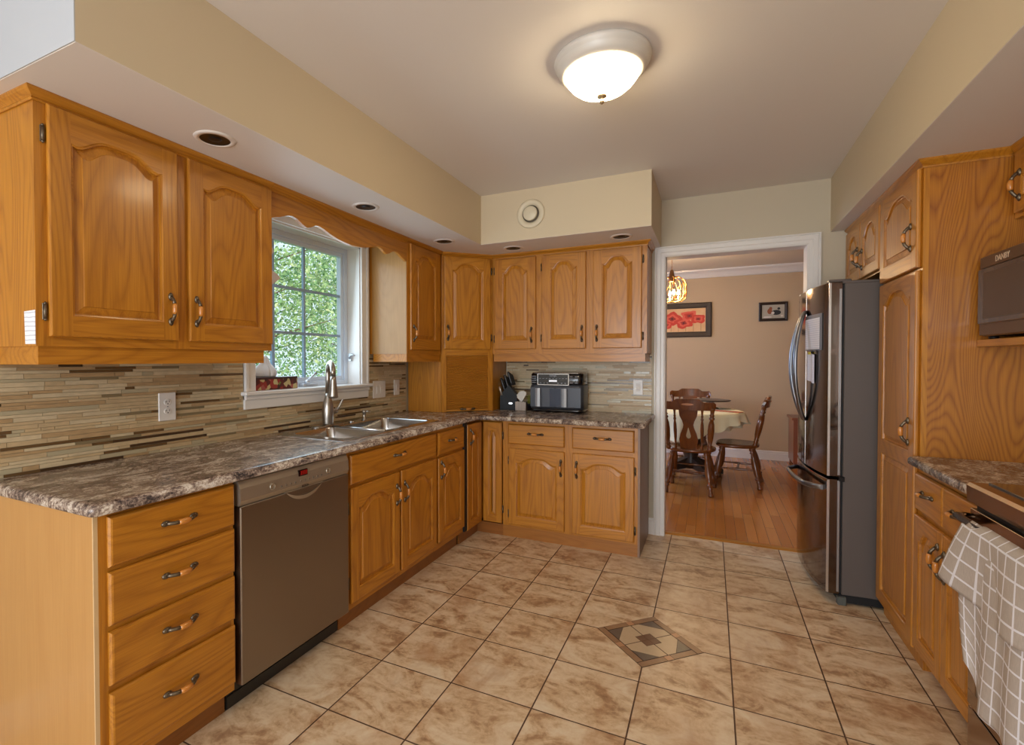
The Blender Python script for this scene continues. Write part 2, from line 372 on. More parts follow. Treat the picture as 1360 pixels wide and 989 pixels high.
q.done('crank_handle', mat('satin_silver', lin(200, 205, 212), .3, .6), win)
q = B(); q.box((-.085, WY1 - .033, 1.315), (-.06, WY1 - .015, 1.37), 0, .004); q.tube([(-.072, WY1 - .035, 1.335), (-.060, WY1 - .05, 1.352), (-.035, WY1 - .052, 1.362), (-.015, WY1 - .05, 1.352)], [.008, .007, .006, .006], 8)
q.done('sash_lock', mat('satin_silver_lock', lin(190, 196, 204), .3, .7), win)

# ------------------------------------------------------------------ handles, hinges
def pull_mesh():
    q = B()
    for s_ in (-1, 1):
        q.lathe([(.0005, 0), (.008, .0005), (.009, .003), (.006, .006), (.0005, .007)], (0, 0, s_ * .047), 12, 0, ax='y', sy=1.0)
        q.M = Matrix.Translation((0, 0, 0))
    q2 = B()
    for s_ in (-1, 1):
        # rosette lying on the door (normal = -y)
        L = [[(r * .8 * cos(a), -y, s_ * .048 + r * 1.25 * sin(a)) for a in [2 * pi * i / 12 for i in range(12)]] for r, y in ((.0115, 0), (.0125, .003), (.010, .007), (.005, .010))]
        q2.loft(L, 0, True)
        q2.tube([(0, -.006, s_ * .046), (0, -.014, s_ * .040), (0, -.022, s_ * .030), (0, -.026, s_ * .018)], [.0070, .0064, .0062, .0072], 8, 0)
    q2.tube([(0, -.026, -.019), (0, -.0275, -.012), (0, -.028, 0), (0, -.0275, .012), (0, -.026, .019)], [.0074, .0090, .0096, .0090, .0074], 10, 1)
    return q2
_p = pull_mesh(); PULL = None
def pull(parent, x, z, y, vert=True):
    global PULL
    if PULL is None:
        PULL = recalc(_p.done('handle', [BRONZE, PULLW], parent)); o = PULL
    else: o = inst(PULL, parent)
    o.location = (x, y, z); o.rotation_euler = (0, 0, 0) if vert else (0, R(90), 0)
    return o
HINGE = None
def hinge(parent, x, z, y=0.0):
    global HINGE
    if HINGE is None:
        q = B(); q.box((-.006, -.003, -.026), (.006, 0, .026), 0, .002); q.tube([(0, -.006, -.022), (0, -.006, .022)], .005, 8); q.lathe([(.004, 0), (.0055, .004), (.0005, .009)], (0, -.006, .022), 8); q.lathe([(.0005, -.009), (.0055, -.004), (.004, 0)], (0, -.006, -.022), 8)
        HINGE = recalc(q.done('hinge', BRONZE, parent)); o = HINGE
    else: o = inst(HINGE, parent)
    o.location = (x, y, z); return o

# ------------------------------------------------------------------ cathedral raised-panel door / slab drawer front
TH = .019
def panel_loops(x0, x1, z0, z1, rise, N=20, d=0.0, arch=True):
    xa, xb, za = x0 + d, x1 - d, z0 + d
    pts = []
    for i in range(6): pts.append((xa + (xb - xa) * i / 6, za))
    zs = z1 - rise - d
    for i in range(4): pts.append((xb, za + (zs - za) * i / 4))
    for i in range(N + 1):
        t = 1 - 2 * i / N; x = (xa + xb) / 2 + (xb - xa) / 2 * t
        at = abs(t)
        if arch and rise > 0:
            if at > .90: k = .10 * (at - .90) / .10
            else: k = .5 + .5 * cos(pi * (at / .90) ** 1.8)
        else: k = 0
        pts.append((x, zs + rise * k))
    for i in range(1, 4): pts.append((xa, zs + (za - zs) * i / 4))
    return pts
def door(parent, x0, x1, z0, z1, y=0.0, rise=.044, stile=.055, panels=None, name='door', arch=True, hx=None, hz=None, label=None):
    """door front lying on plane y (front faces -y). panels: list of (za, zb, arched)"""
    q = B(); st = min(stile, (x1 - x0) * .27)
    if panels is None: panels = [(z0 + st * 1.08, z1 - .105 + rise, True)]
    def P(p, n): return (p[0], y - n, p[1])
    FR = TH; e = .005
    # stiles
    for a, b_ in ((x0, x0 + st), (x1 - st, x1)):
        q.quad([(a + (e if a == x0 else 0), y - FR, z0 + e), (b_ - (e if b_ == x1 else 0), y - FR, z0 + e), (b_ - (e if b_ == x1 else 0), y - FR, z1 - e), (a + (e if a == x0 else 0), y - FR, z1 - e)], 0)
    zprev = z0 + e
    for k, (za, zb, ar) in enumerate(panels):
        xa, xb = x0 + st, x1 - st
        # rail below
        q.quad([(xa, y - FR, zprev), (xb, y - FR, zprev), (xb, y - FR, za), (xa, y - FR, za)], 1)
        rs = rise if ar else 0
        outl = lambda d: panel_loops(xa, xb, za, zb, rs, d=d, arch=ar)
        base = outl(0)
        # spandrel between arch and straight line zb_top
        ztop = (panels[k + 1][0] - st) if k + 1 < len(panels) else z1 - e
        ztop = zb + .0005 if k + 1 < len(panels) else z1 - e
        arc = base[10:31]
        for (ax_, az), (bx_, bz) in zip(arc, arc[1:]):
            q.quad([(bx_, y - FR, bz), (ax_, y - FR, az), (ax_, y - FR, ztop), (bx_, y - FR, ztop)], 1)
        zprev = ztop
        prof = [(0, FR), (.003, FR - .002), (.007, FR - .003), (.0085, FR - .011), (.0125, FR - .013), (.034, FR - .0055), (.0355, FR - .0025), (.038, FR - .0025)]
        L = [[P(p, n) for p in outl(d)] for d, n in prof]
        ids = [[q.vert(p) for p in l_] for l_ in L]; n_ = len(L[0])
        for li, (a, b_) in enumerate(zip(ids, ids[1:])):
            for i in range(n_):
                j = (i + 1) % n_
                q.face([a[i], a[j], b_[j], b_[i]], 1 if (li < 3 and (i < 6 or 9 < i < 31)) else 0)
        inner = outl(prof[-1][0])
        for t in geometry.tessellate_polygon([[Vector((a, b_, 0)) for a, b_ in inner]]): q.face([ids[-1][k2] for k2 in t], 0)
    # edge
    def rect(d, n): return [(x0 + d, y - n, z0 + d), (x1 - d, y - n, z0 + d), (x1 - d, y - n, z1 - d), (x0 + d, y - n, z1 - d)]
    q.loft([rect(e, FR), rect(.0015, FR - .002), rect(0, FR - .006), rect(0, .006), rect(.004, .0005)], 0, False, True, False, True)
    o = recalc(q.done(name, OAKS, parent))
    if label: o['label'] = label
    if hx is not None: pull(o, hx, hz, y - FR + .001)
    return o
def drawer(parent, x0, x1, z0, z1, y=0.0, name='drawer', handle=True, bev=.009, hz=None):
    q = B()
    def rect(d, n): return [(x0 + d, y - n, z0 + d), (x1 - d, y - n, z0 + d), (x1 - d, y - n, z1 - d), (x0 + d, y - n, z1 - d)]
    q.loft([rect(.004, .0005), rect(0, .004), rect(0, .010), rect(bev * .5, TH - .002), rect(bev, TH)], 1)
    o = recalc(q.done(name, OAKS, parent))
    if handle: pull(o, (x0 + x1) / 2, (z0 + z1) / 2 + .008 if hz is None else hz, y - TH + .001, False)
    return o
def face_frame(parent, stiles, rails, z0, z1, y=0.0, t=.019):
    q = B()
    for a, b_ in stiles: q.box((a, y, z0), (b_, y + t, z1), 0)
    for a, b_ in rails:
        for (s0, s1), (s2, s3) in zip(stiles, stiles[1:]): q.box((s1, y, a), (s2, y + t - .0005, b_), 1)
    return q.done('face_frame', OAKS, parent)
def crown(parent, path, name='crown_molding', z1=ZS - .0005, m=None):
    q = B(); q.sweep([(0, z1 - .036), (.004, z1 - .036), (.006, z1 - .030), (.004, z1 - .026), (.010, z1 - .020), (.020, z1 - .012), (.024, z1 - .006), (.024, z1), (0, z1)], path)
    return recalc(q.done(name, m or OAKH, parent))

# ================================================================== LEFT RUN (faces +x: root rz=90, local x = world y, local -y = world +x)
FX = .622
def left_root(name, label, cat, y0, fx=FX, group=None): return thing(name, label, cat, (fx, y0, 0), 90, group)
ZT = .879
# drawer bank
c = left_root('drawer_cabinet', 'oak four-drawer base cabinet at the near end of the sink counter, pale veneer end panel', 'cabinet', .858)
W = .464
q = B(); q.box((.012, .019, .10), (W, .618, ZT)); q.done('body', [OAKV], c)
q = B(); q.box((0, .004, 0), (.011, .618, ZT)); q.done('side_panel', MAPLE, c)['label'] = 'pale veneer end panel'
q = B(); q.box((-.0005, 0, 0), (.0115, .004, ZT)); q.done('edge_band', EDGE, c)
face_frame(c, [(.0115, .036), (W - .012, W)], [(.10, .14), (.335, .375), (.520, .548), (.698, .722), (.858, ZT)], .10, ZT)
for za, zb in ((.717, .866), (.545, .703), (.370, .528), (.135, .347)): drawer(c, .033, W - .004, za, zb)
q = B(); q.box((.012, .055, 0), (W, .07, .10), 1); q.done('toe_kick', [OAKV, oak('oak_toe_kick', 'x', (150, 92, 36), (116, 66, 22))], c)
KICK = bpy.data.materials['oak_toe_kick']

# dishwasher
c = left_root('dishwasher', 'stainless dishwasher with pocket handle and red display, under the counter beside the drawers', 'dishwasher', 1.330)
q = B(); q.box((.004, .012, .115), (.616, .58, .872)); q.done('tub', BLACK, c)
q = B(); q.box((.004, -.026, .112), (.616, .012, .779), 0, .006); q.done('door', DWST, c)
q = B(); q.prism([(-.020, .781), (.012, .781), (.012, .872), (-.012, .872), (-.024, .845), (-.028, .80)], .004, .616, 'x'); pan = recalc(q.done('control_panel', DWPL, c))
q = B()
ar = [(-.105 + .21 * i / 20, 0) for i in range(21)]
q.loft([[(.33 + x, -.0285, .7795 - .030 * (1 - (x / .105) ** 2)) for x, _ in ar], [(.33 + x, -.0265, .7795 - .046 * max(0, 1 - (x / .105) ** 2) ** .8) for x, _ in ar]], 0, True, closed=False, cap0=False, cap1=False)
q.loft([[(.33 + x, -.0285, .7795 - .030 * (1 - (x / .105) ** 2)) for x, _ in ar], [(.33 + x * .9, -.006, .7795 - .020 * (1 - (x / .105) ** 2)) for x, _ in ar]], 1, True, closed=False, cap0=False, cap1=False)
q.box((.22, -.027, .7785), (.44, -.002, .7815), 0)
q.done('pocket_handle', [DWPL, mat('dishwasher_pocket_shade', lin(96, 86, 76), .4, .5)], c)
q = B(); q.box((.295, -.0272, .832), (.345, -.020, .858)); dsp = q.done('display', mat('display_black', lin(24, 4, 4), .15), c)
q = B()
for k, x in enumerate((.303, .313, .323, .333)):
    for z in (.838, .845, .852): q.box((x, -.0282, z - .0007), (x + .006, -.0270, z + .0007))
    q.box((x + .0055, -.0282, .838), (x + .0068, -.0270, .852))
q.done('digits', mat('red_led', lin(200, 20, 10), .5, emit=(1, .03, .01, 1), es=.05), dsp)
bmat_ = mat('panel_button', lin(112, 104, 94), .4)
for x in (.20, .225, .25, .275, .305, .33, .355, .38, .405, .43):
    q = B(); q.lathe([(.0045, -.0285), (.0045, -.024)], (x, 0, .812), 10, 0, ax='y'); q.done('button', bmat_, c)
for x in (.155, .475):
    q = B(); L = [[(x + r * cos(a), -y, .822 + r * sin(a)) for a in [2 * pi * i / 24 for i in range(24)]] for r, y in ((.014, .022), (.014, .0295), (.0115, .0300), (.0105, .0285), (.0005, .0285))]
    q.loft(L, 0, True); recalc(q.done('round_button', mat('satin_button', lin(176, 168, 154), .25, .7), c))
def text(body, size, m, parent, loc, rot, name='lettering', extr=.0004, bold=False, align='CENTER'):
    cu = bpy.data.curves.new(name, 'FONT'); cu.body = body; cu.size = size; cu.extrude = extr; cu.align_x = align; cu.align_y = 'CENTER'
    if bold: cu.offset = size * .02
    o = bpy.data.objects.new(name, cu); COL.objects.link(o)
    dg = bpy.context.evaluated_depsgraph_get(); me = bpy.data.meshes.new_from_object(o.evaluated_get(dg)); bpy.data.objects.remove(o)
    me.materials.clear(); me.materials.append(m)
    o = bpy.data.objects.new(name, me); COL.objects.link(o); o.parent = parent; o.location = loc; o.rotation_euler = rot; return o
text('BOSCH', .012, BPLAS, c, (.33, -.0292, .7875), (R(90), 0, 0), bold=True)
q = B(); q.box((.0, .055, 0), (.62, .075, .112)); q.box((.0, .050, .004), (.62, .055, .05)); q.done('kick_plate', mat('black_kick_plate', lin(40, 36, 32), .35), c)

# sink cabinet
c = left_root('sink_cabinet', 'oak sink base cabinet with one wide false drawer above two arched doors', 'cabinet', 1.955)
W = .877
q = B(); q.box((.0, .019, .10), (.016, .60, ZT)); q.box((W - .016, .019, .10), (W, .60, .71)); q.box((.016, .019, .10), (W - .016, .60, .116)); q.box((.016, .585, .116), (W - .016, .60, ZT)); q.done('body', OAKV, c)
face_frame(c, [(0, .04), (.425, .475), (W - .03, W)], [(.10, .135), (.69, .72), (.855, ZT)], .10, ZT)
drawer(c, .022, .860, .714, .858, name='false_drawer_front', hz=.797)
door(c, .022, .442, .132, .697, hx=.412, hz=.575); door(c, .462, .865, .132, .697, hx=.492, hz=.575)
for z in (.60, .235): hinge(c, .012, z); hinge(c, .868, z)
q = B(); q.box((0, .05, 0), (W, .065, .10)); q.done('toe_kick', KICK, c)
# narrow cabinet
c = left_root('narrow_cabinet', 'narrow oak base cabinet, one small drawer above one arched door, right of the sink cabinet', 'cabinet', 2.832)
W = .391
q = B(); q.box((.0, .019, .10), (.016, .60, .71)); q.box((W - .016, .019, .10), (W, .60, ZT)); q.box((.016, .019, .10), (W - .016, .60, .70)); q.done('body', OAKV, c)
face_frame(c, [(0, .02), (W - .02, W)], [(.10, .145), (.685, .71), (.85, ZT)], .10, ZT)
drawer(c, .014, .385, .705, .853, bev=.016); door(c, .014, .385, .142, .690, hx=.045, hz=.612, rise=.05)
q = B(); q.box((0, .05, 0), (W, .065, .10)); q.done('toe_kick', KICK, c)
# corner base cabinet with folded double-leaf door
c = thing('corner_base_cabinet', 'oak corner base cabinet with a folding two-leaf door in the inner corner', 'cabinet', (0, 0, 0), 0)
q = B(); q.box((.03, 3.268, .10), (.60, 4.05, ZT)); q.box((.585, 3.575, .10), (.795, 4.05, ZT)); q.done('body', OAKV, c)
q = B(); q.box((.560, 3.2235, .10), (.636, 3.266, ZT)); q.done('dark_gap', BLACK, c)
r = bpy.data.objects.new('leaf_mount', None)
bpy.data.objects.remove(r)
lf = door(c, 0, .244, .095, .858, rise=.05, stile=.05, y=0, name='door', hx=.045, hz=.765); lf.location = (.622, 3.268, 0); lf.rotation_euler = (0, 0, R(90))
rf = door(c, 0, .153, .095, .855, rise=.045, stile=.045, y=0, name='door'); rf.location = (.6425, 3.547, 0)
for z in (.755, .20): hinge(c, .801, z, 3.545)
q = B(); q.box((.57, 3.24, 0), (.585, 3.565, .095)); q.box((.57, 3.55, 0), (.80, 3.565, .084)); q.done('toe_kick', KICK, c)

# ================================================================== BACK RUN
c = thing('base_cabinet', 'oak base cabinet with two drawers and two doors below the air fryer', 'cabinet', (.80, 3.547, 0), 0)
W = .981
q = B(); q.box((.0, .019, .0), (W - .014, .526, ZT)); q.done('body', OAKV, c)
q = B(); q.box((W - .014, .0, 0), (W, .526, ZT)); q.done('side_panel', mat('grey_brown_laminate_side', lin(140, 112, 92), .4), c)
face_frame(c, [(0, .052), (.462, .534), (W - .045, W - .014)], [(.084, .105), (.662, .702), (.842, ZT)], .084, ZT)
drawer(c, .046, .472, .700, .848); drawer(c, .527, .945, .700, .848)
door(c, .052, .472, .100, .668, hx=.448, hz=.553); door(c, .530, .945, .100, .668, hx=.560, hz=.553)
for z in (.575, .175): hinge(c, .046, z); hinge(c, .951, z)
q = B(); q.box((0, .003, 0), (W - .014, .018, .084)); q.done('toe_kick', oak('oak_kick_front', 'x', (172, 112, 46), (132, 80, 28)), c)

# ================================================================== COUNTERTOP (L)
CD = .658; CYB = 3.415; CX1 = 1.824; Y0 = .8366; CZ0, CZ1 = .880, .914
def counter(name, label, path, outline, hole=None):
    q = B()
    prof = [(-.03, CZ0), (-.004, CZ0), (0, CZ0 + .004), (.001, CZ0 + .018), (-.001, CZ1 - .008), (-.006, CZ1 - .0025), (-.014, CZ1), (-.03, CZ1)]
    L = []
    P = [Vector(p) for p in path]; n = len(P)
    ins = []
    for i in range(n):
        a = (P[i] - P[i - 1]).normalized() if i > 0 else None; b_ = (P[i + 1] - P[i]).normalized() if i < n - 1 else None
        na = Vector((a.y, -a.x)) if a else None; nb = Vector((b_.y, -b_.x)) if b_ else None
        mi = nb if na is None else na if nb is None else (na + nb).normalized()
        if na is not None and nb is not None: mi = mi / max(.3, mi.dot(na))
        L.append([(P[i].x + mi.x * o, P[i].y + mi.y * o, z) for o, z in prof]); ins.append((P[i].x - mi.x * .03, P[i].y - mi.y * .03))
    ids = [[q.vert(p) for p in l_] for l_ in L]
    for a, b_ in zip(ids, ids[1:]):
        for k in range(len(prof) - 1): q.face([a[k], a[k + 1], b_[k + 1], b_[k]], 0, True)
    poly = ins + outline
    loops = [[Vector((*p, 0)) for p in poly]]; allp = list(poly)
    if hole: loops.append([Vector((*p, 0)) for p in hole]); allp += hole
    for z in (CZ1, CZ0):
        vi = [q.vert((*p, z)) for p in allp]
        for t in geometry.tessellate_polygon(loops): q.face([vi[k] for k in t], 0)
    if hole:
        for i in range(len(hole)):
            a, b_ = hole[i], hole[(i + 1) % len(hole)]; q.quad([(*a, CZ0), (*b_, CZ0), (*b_, CZ1), (*a, CZ1)])
    o = q.done(name, COUNTER); import bmesh
    bm = bmesh.new(); bm.from_mesh(o.data); bmesh.ops.remove_doubles(bm, verts=bm.verts, dist=1e-5); bmesh.ops.recalc_face_normals(bm, faces=bm.faces); bm.to_mesh(o.data); bm.free()
    return tag(o, label, 'countertop')
SK = (.085, 2.062, .540, 2.978)
counter('countertop', 'long L-shaped brown and grey granite-look countertop holding the sink', [(.001, Y0), (CD - .015, Y0), (CD, Y0 + .015), (CD, CYB - .035), (CD + .035, CYB), (CX1 - .012, CYB), (CX1, CYB + .012), (CX1, D - .001)], [(.001, D - .001)], [(SK[0], SK[1]), (SK[0], SK[3]), (SK[2], SK[3]), (SK[2], SK[1])])

# sink
def rrect(x0, y0, x1, y1, r, n=6):
    P = []
    for cx, cy, a0 in ((x1 - r, y0 + r, -90), (x1 - r, y1 - r, 0), (x0 + r, y1 - r, 90), (x0 + r, y0 + r, 180)):
        for i in range(n + 1):
            a = R(a0 + 90 * i / n); P.append((cx + r * cos(a), cy + r * sin(a)))
    return P
c = thing('kitchen_sink', 'stainless steel double-bowl drop-in sink below the window', 'sink', (0, 0, 0))
q = B()
bowls = [(.135, 2.085, .520, 2.405), (.135, 2.445, .520, 2.955)]
out = rrect(.055, 2.035, .562, 3.005, .03)
zr = CZ1 + .004
loops = [[Vector((*p, 0)) for p in out]] + [[Vector((*p, 0)) for p in rrect(*b_, .045)] for b_ in bowls]
allp = out + rrect(*bowls[0], .045) + rrect(*bowls[1], .045)
vi = [q.vert((*p, zr)) for p in allp]
for t in geometry.tessellate_polygon(loops): q.face([vi[k] for k in t])
q.loft([[(*p, zr) for p in out], [(*p, CZ1 + .0005) for p in rrect(.052, 2.032, .565, 3.008, .032)]], 0, True, cap0=False, cap1=False)
q.done('rim', SINKM, c)
for b_ in bowls:
    q = B(); x0, y0, x1, y1 = b_
    q.loft([[(*p, z) for p in rrect(x0 + d, y0 + d, x1 - d, y1 - d, .045)] for d, z in ((0, zr), (.003, zr - .006), (.008, zr - .10), (.018, zr - .165), (.04, zr - .178))], 0, True, cap0=False)
    o = q.done('bowl', SINKM, c)
    q = B(); q.lathe([(.045, 0), (.045, .003), (.035, .002), (.02, -.001)], ((x0 + x1) / 2 - .02, (y0 + y1) / 2, zr - .177), 20); q.done('drain', CHROME, o)
q = B(); q.tube([(.52, 2.425, zr + .001), (.30, 2.425, zr + .001), (.135, 2.425, zr + .001)], .006, 8); q.done('divider', SINKM, c)
# faucet
c = thing('faucet', 'tall brushed nickel pull-down kitchen faucet with side lever, behind the sink divider', 'faucet', (.095, 2.43, zr), -36)
q = B(); q.loft([[(p[0] * k, p[1] * k, z) for p in rrect(-.032, -.13, .032, .13, .03)] for k, z in ((1, 0), (1, .005), (.95, .009))], 0, True); q.done('deck_plate', NICKEL, c, rot=(0, 0, R(36)))
q = B(); q.lathe([(.033, .008), (.033, .02), (.034, .05), (.036, .09), (.033, .125), (.026, .155), (.019, .18), (.0165, .20)], (0, 0, 0), 28)
pts = [(0, 0, .19), (0, 0, .30)] + [(.070 - .070 * cos(a), 0, .322 + .066 * sin(a)) for a in [pi * i / 12 for i in range(0, 12)]] + [(.141, 0, .308)]
q.tube(pts, .0155, 16); q.done('spout', NICKEL, c)
q = B(); q.lathe([(.0165, 0), (.0175, -.02), (.019, -.035), (.023, -.075), (.028, -.11), (.029, -.122), (.024, -.127)], (.141, 0, .308), 24); q.done('spray_head', NICKEL, c)
q = B(); q.lathe([(.018, 0), (.017, .03), (.015, .045), (.013, .05)], (0, .028, .085), 16, ax='y'); q.tube([(0, .072, .087), (.004, .095, .105), (.008, .115, .135), (.010, .128, .155)], [.010, .008, .0085, .006], 10); q.done('lever', NICKEL, c, rot=(0, 0, R(36)))
c = thing('soap_dispenser', 'small nickel soap dispenser beside the faucet at the back rim of the sink', 'soap dispenser', (.092, 2.79, zr))
q = B(); q.lathe([(.018, 0), (.018, .004), (.011, .008), (.010, .03), (.009, .045), (.014, .047), (.014, .062), (.004, .066)], n=18); q.done('body', NICKEL, c)
q = B(); q.tube([(0, 0, .055), (.02, .012, .058), (.038, .022, .054)], [.006, .005, .004], 8); q.done('nozzle', NICKEL, c)
q = B(); q.lathe([(.02, 0), (.02, .004), (.014, .007)], (.092, 2.655, zr), 18); tag(q.done('sink_hole_cover', CHROME), 'flat round chrome hole cover on the back rim between faucet and soap dispenser', 'hole cover')

# ================================================================== BACKSPLASH mosaic strips
TM = [mat('mosaic_travertine', lin(196, 172, 134), .35), mat('mosaic_cream', lin(206, 188, 154), .3), mat('mosaic_tan', lin(180, 150, 110), .4), mat('mosaic_olive_glass', lin(134, 118, 88), .25, coat=.15), mat('mosaic_brown_glass', lin(104, 78, 48), .25, coat=.15), mat('mosaic_dark_brown', lin(74, 52, 32), .3), mat('mosaic_pale_glass', lin(180, 168, 138), .25, coat=.2), mat('mosaic_grout', lin(172, 154, 124), .7)]
for m in TM[:3]:
    t = NT(m); v = t.coord('Object'); base = tuple(t.b.inputs['Base Color'].default_value)
    n = t.noise(t.mapping(v, (1, 1, 3)), 30, 5); t.l(t.mix(n, tuple(x * .72 for x in base[:3]) + (1,), tuple(min(1, x * 1.22) for x in base[:3]) + (1,)), t.b.inputs['Base Color'])
def mosaic(name, label, rects, plane, const, seed):
    """rects: list of (u0,u1,z0,z1) allowed; tiles laid on plane x=const / y=const facing the room"""
    rnd = random.Random(seed); q = B(); u0 = min(r[0] for r in rects); u1 = max(r[1] for r in rects)
    def put(a, b_, z0, z1, m, h):
        for r in rects:
            aa, bb, c0, c1 = max(a, r[0]), min(b_, r[1]), max(z0, r[2]), min(z1, r[3])
            if bb - aa > .003 and c1 - c0 > .003:
                if plane == 'x': q.box((const + .001, aa, c0), (const + h, bb, c1), m)
                else: q.box((aa, const - .001, c0), (bb, const - h, c1), m)
    for r in rects:
        if plane == 'x': q.box((const + .0005, r[0], r[2]), (const + .0055, r[1], r[3]), 7)
        else: q.box((r[0], const - .0005, r[2]), (r[1], const - .0055, r[3]), 7)
    zs = .914; g = .0016; z = zs
    while z < 1.40:
        h = rnd.choice([.0115, .0115, .0115, .0155, .0175]); u = u0 - rnd.random() * .15
        while u < u1:
            L = rnd.choice([.04, .06, .09, .12, .16, .2, .22, .3]) * rnd.uniform(.8, 1.2)
            m = rnd.choices(range(7), [20, 20, 20, 11, 14, 4, 11])[0]
            if h > .015 and m in (3, 4, 5): m = 0
            put(u + g / 2, u + L - g / 2, z + g / 2, z + h - g / 2, m, .0085 + rnd.random() * .0008)
            u += L
        z += h
    return tag(q.done(name, TM), label, 'backsplash')
mosaic('tile_backsplash', 'linear mosaic tile backsplash of beige and brown strips on the window wall', [(Y0, WY0 - .071, .914, 1.364), (WY0 - .071, WY1 + .067, .914, 1.061), (WY1 + .067, 3.435, .914, 1.364)], 'x', 0, 3)
mosaic('tile_backsplash', 'grey-beige linear mosaic tile backsplash behind the air fryer on the back wall', [(.63, 1.800, .914, 1.364)], 'y', D, 5)

# ================================================================== UPPER CABINETS LEFT
UZ0, UZ1 = 1.366, ZS - .002
def upper_body(c, W, depth, side0=None, z0=UZ0, z1=UZ1):
    q = B(); q.box((.0, .019, z0), (W, depth, z1)); return q.done('body', OAKV, c)
UX = .318
c = left_root('upper_cabinet', 'large oak two-door wall cabinet left of the window, near end of the sink wall', 'cabinet', .862, UX)
W = .928
upper_body(c, W, UX - .001); face_frame(c, [(0, .045), (.44, .51), (W - .025, W)], [(UZ0, 1.405), (2.10, UZ1)], UZ0, UZ1)
door(c, .030, .455, 1.397, 2.124, hx=.420, hz=1.517, rise=.045, stile=.062); door(c, .500, .920, 1.397, 2.124, hx=.528, hz=1.517, rise=.045, stile=.062)
for z in (2.03, 1.475): hinge(c, .022, z); hinge(c, .478, z) if False else None
crown(c, [(-.001, UX - .001), (-.001, -.001), (W, -.001)])
q = B(); q.sweep([(0, 1.308), (0, 1.366), (-.02, 1.366), (-.02, 1.308)], [(.010, UX - .011), (.010, .014), (W - .035, .014)]); recalc(q.done('light_rail', OAKH, c))
q = B(); q.box((.25, .855, 1.373), (.31, .8615, 1.475)); q.M = Matrix.Identity(4)
q = B(); q.loft([[(.254, .8612, 1.373), (.320 - .004, .8612, 1.372), (.3165, .8612, 1.478), (.250, .8612, 1.476)], [(.254, .8604, 1.373), (.316, .8604, 1.372), (.3165, .8602, 1.478), (.250, .8602, 1.476)]], 0)
lab = mat('handwritten_label_paper', lin(240, 240, 240), .6); t = NT(lab); v = t.coord('Object')
wv = t.n('ShaderNodeTexWave', wave_type='BANDS', bands_direction='Z'); t.l(v, wv.inputs[0]); wv.inputs['Scale'].default_value = 22; wv.inputs['Distortion'].default_value = 1.5
t.l(t.ramp(wv.outputs['Fac'], [(.0, lin(190, 192, 205)), (.22, lin(240, 240, 242))]), t.b.inputs['Base Color'])
tag(recalc(q.done('paper_label', lab)), 'small white paper label stuck on the end of the large wall cabinet', 'label')
# valance
q = B(); Y1v, Y2v = 1.7915, 2.973; n = 90; top = ZS - .003
def val_z(t):
    t2 = abs(2 * t - 1)
    if t2 < .12: b_ = .022 + .008 * cos(pi * t2 / .12)
    elif t2 < .22: b_ = .014 - .014 * sin(pi * (t2 - .12) / .10) * .6
    elif t2 < .66: b_ = .014 + .040 * sin(pi * .5 * (1 - cos(pi * (t2 - .22) / .44)) ) * .0 + .0
    else: b_ = 0
    return b_
def val_prof(t):
    s_ = abs(2 * t - 1)  # 0 centre, 1 ends
    P = [(0, 1.990), (.10, 1.993), (.20, 2.000), (.30, 2.013), (.38, 2.028), (.45, 2.036), (.50, 2.032), (.55, 2.015), (.60, 2.006), (.65, 2.016), (.71, 2.034), (.77, 2.041), (.83, 2.034), (.91, 2.015), (1, 1.998)]
    for (a, za), (b_, zb) in zip(P, P[1:]):
        if s_ <= b_: k = (s_ - a) / (b_ - a); return za + (zb - za) * k
    return 1.998
poly = [(Y1v, top)] + [(Y1v + (Y2v - Y1v) * i / n, val_prof(i / n)) for i in range(n + 1)] + [(Y2v, top)]
VM = oak('oak_valance_grain', 'y', seed=False)
q.prism(poly, UX - .018, UX + .001, 'x'); v_ = thing('window_valance', 'scalloped oak valance board bridging the cabinets above the sink window', 'valance', (0, 0, 0)); recalc(q.done('board', VM, v_))
q = B(); q.sweep([(0, top - .036), (.004, top - .036), (.006, top - .030), (.004, top - .026), (.010, top - .020), (.020, top - .012), (.024, top - .006), (.024, top + .002), (0, top + .002)], [(UX + .001, Y1v), (UX + .001, Y2v)]); recalc(q.done('crown_molding', VM, v_))
# upper right of window
c = left_root('upper_cabinet', 'narrow oak one-door wall cabinet right of the window', 'cabinet', 2.974, UX)
W = .478
upper_body(c, W, UX - .001); face_frame(c, [(0, .035), (W - .04, W)], [(UZ0, 1.405), (2.10, UZ1)], UZ0, UZ1)
q = B(); q.box((-.003, .002, UZ0), (-.0002, UX - .026, ZS - .04)); q.done('side_panel', oak('pale_oak_veneer', 'z', (176, 132, 74), (138, 94, 44), rings=9, cath=3, fig=.6), c)
door(c, .028, .440, 1.395, 2.128, hx=.058, hz=1.51, rise=.056, stile=.064)
crown(c, [(0, -.001), (W - .004, -.001)])
q = B(); q.sweep([(0, 1.310), (0, 1.366), (-.02, 1.366), (-.02, 1.310)], [(.004, UX - .03), (.004, .006), (W - .004, .006)]); recalc(q.done('light_rail', OAKH, c))

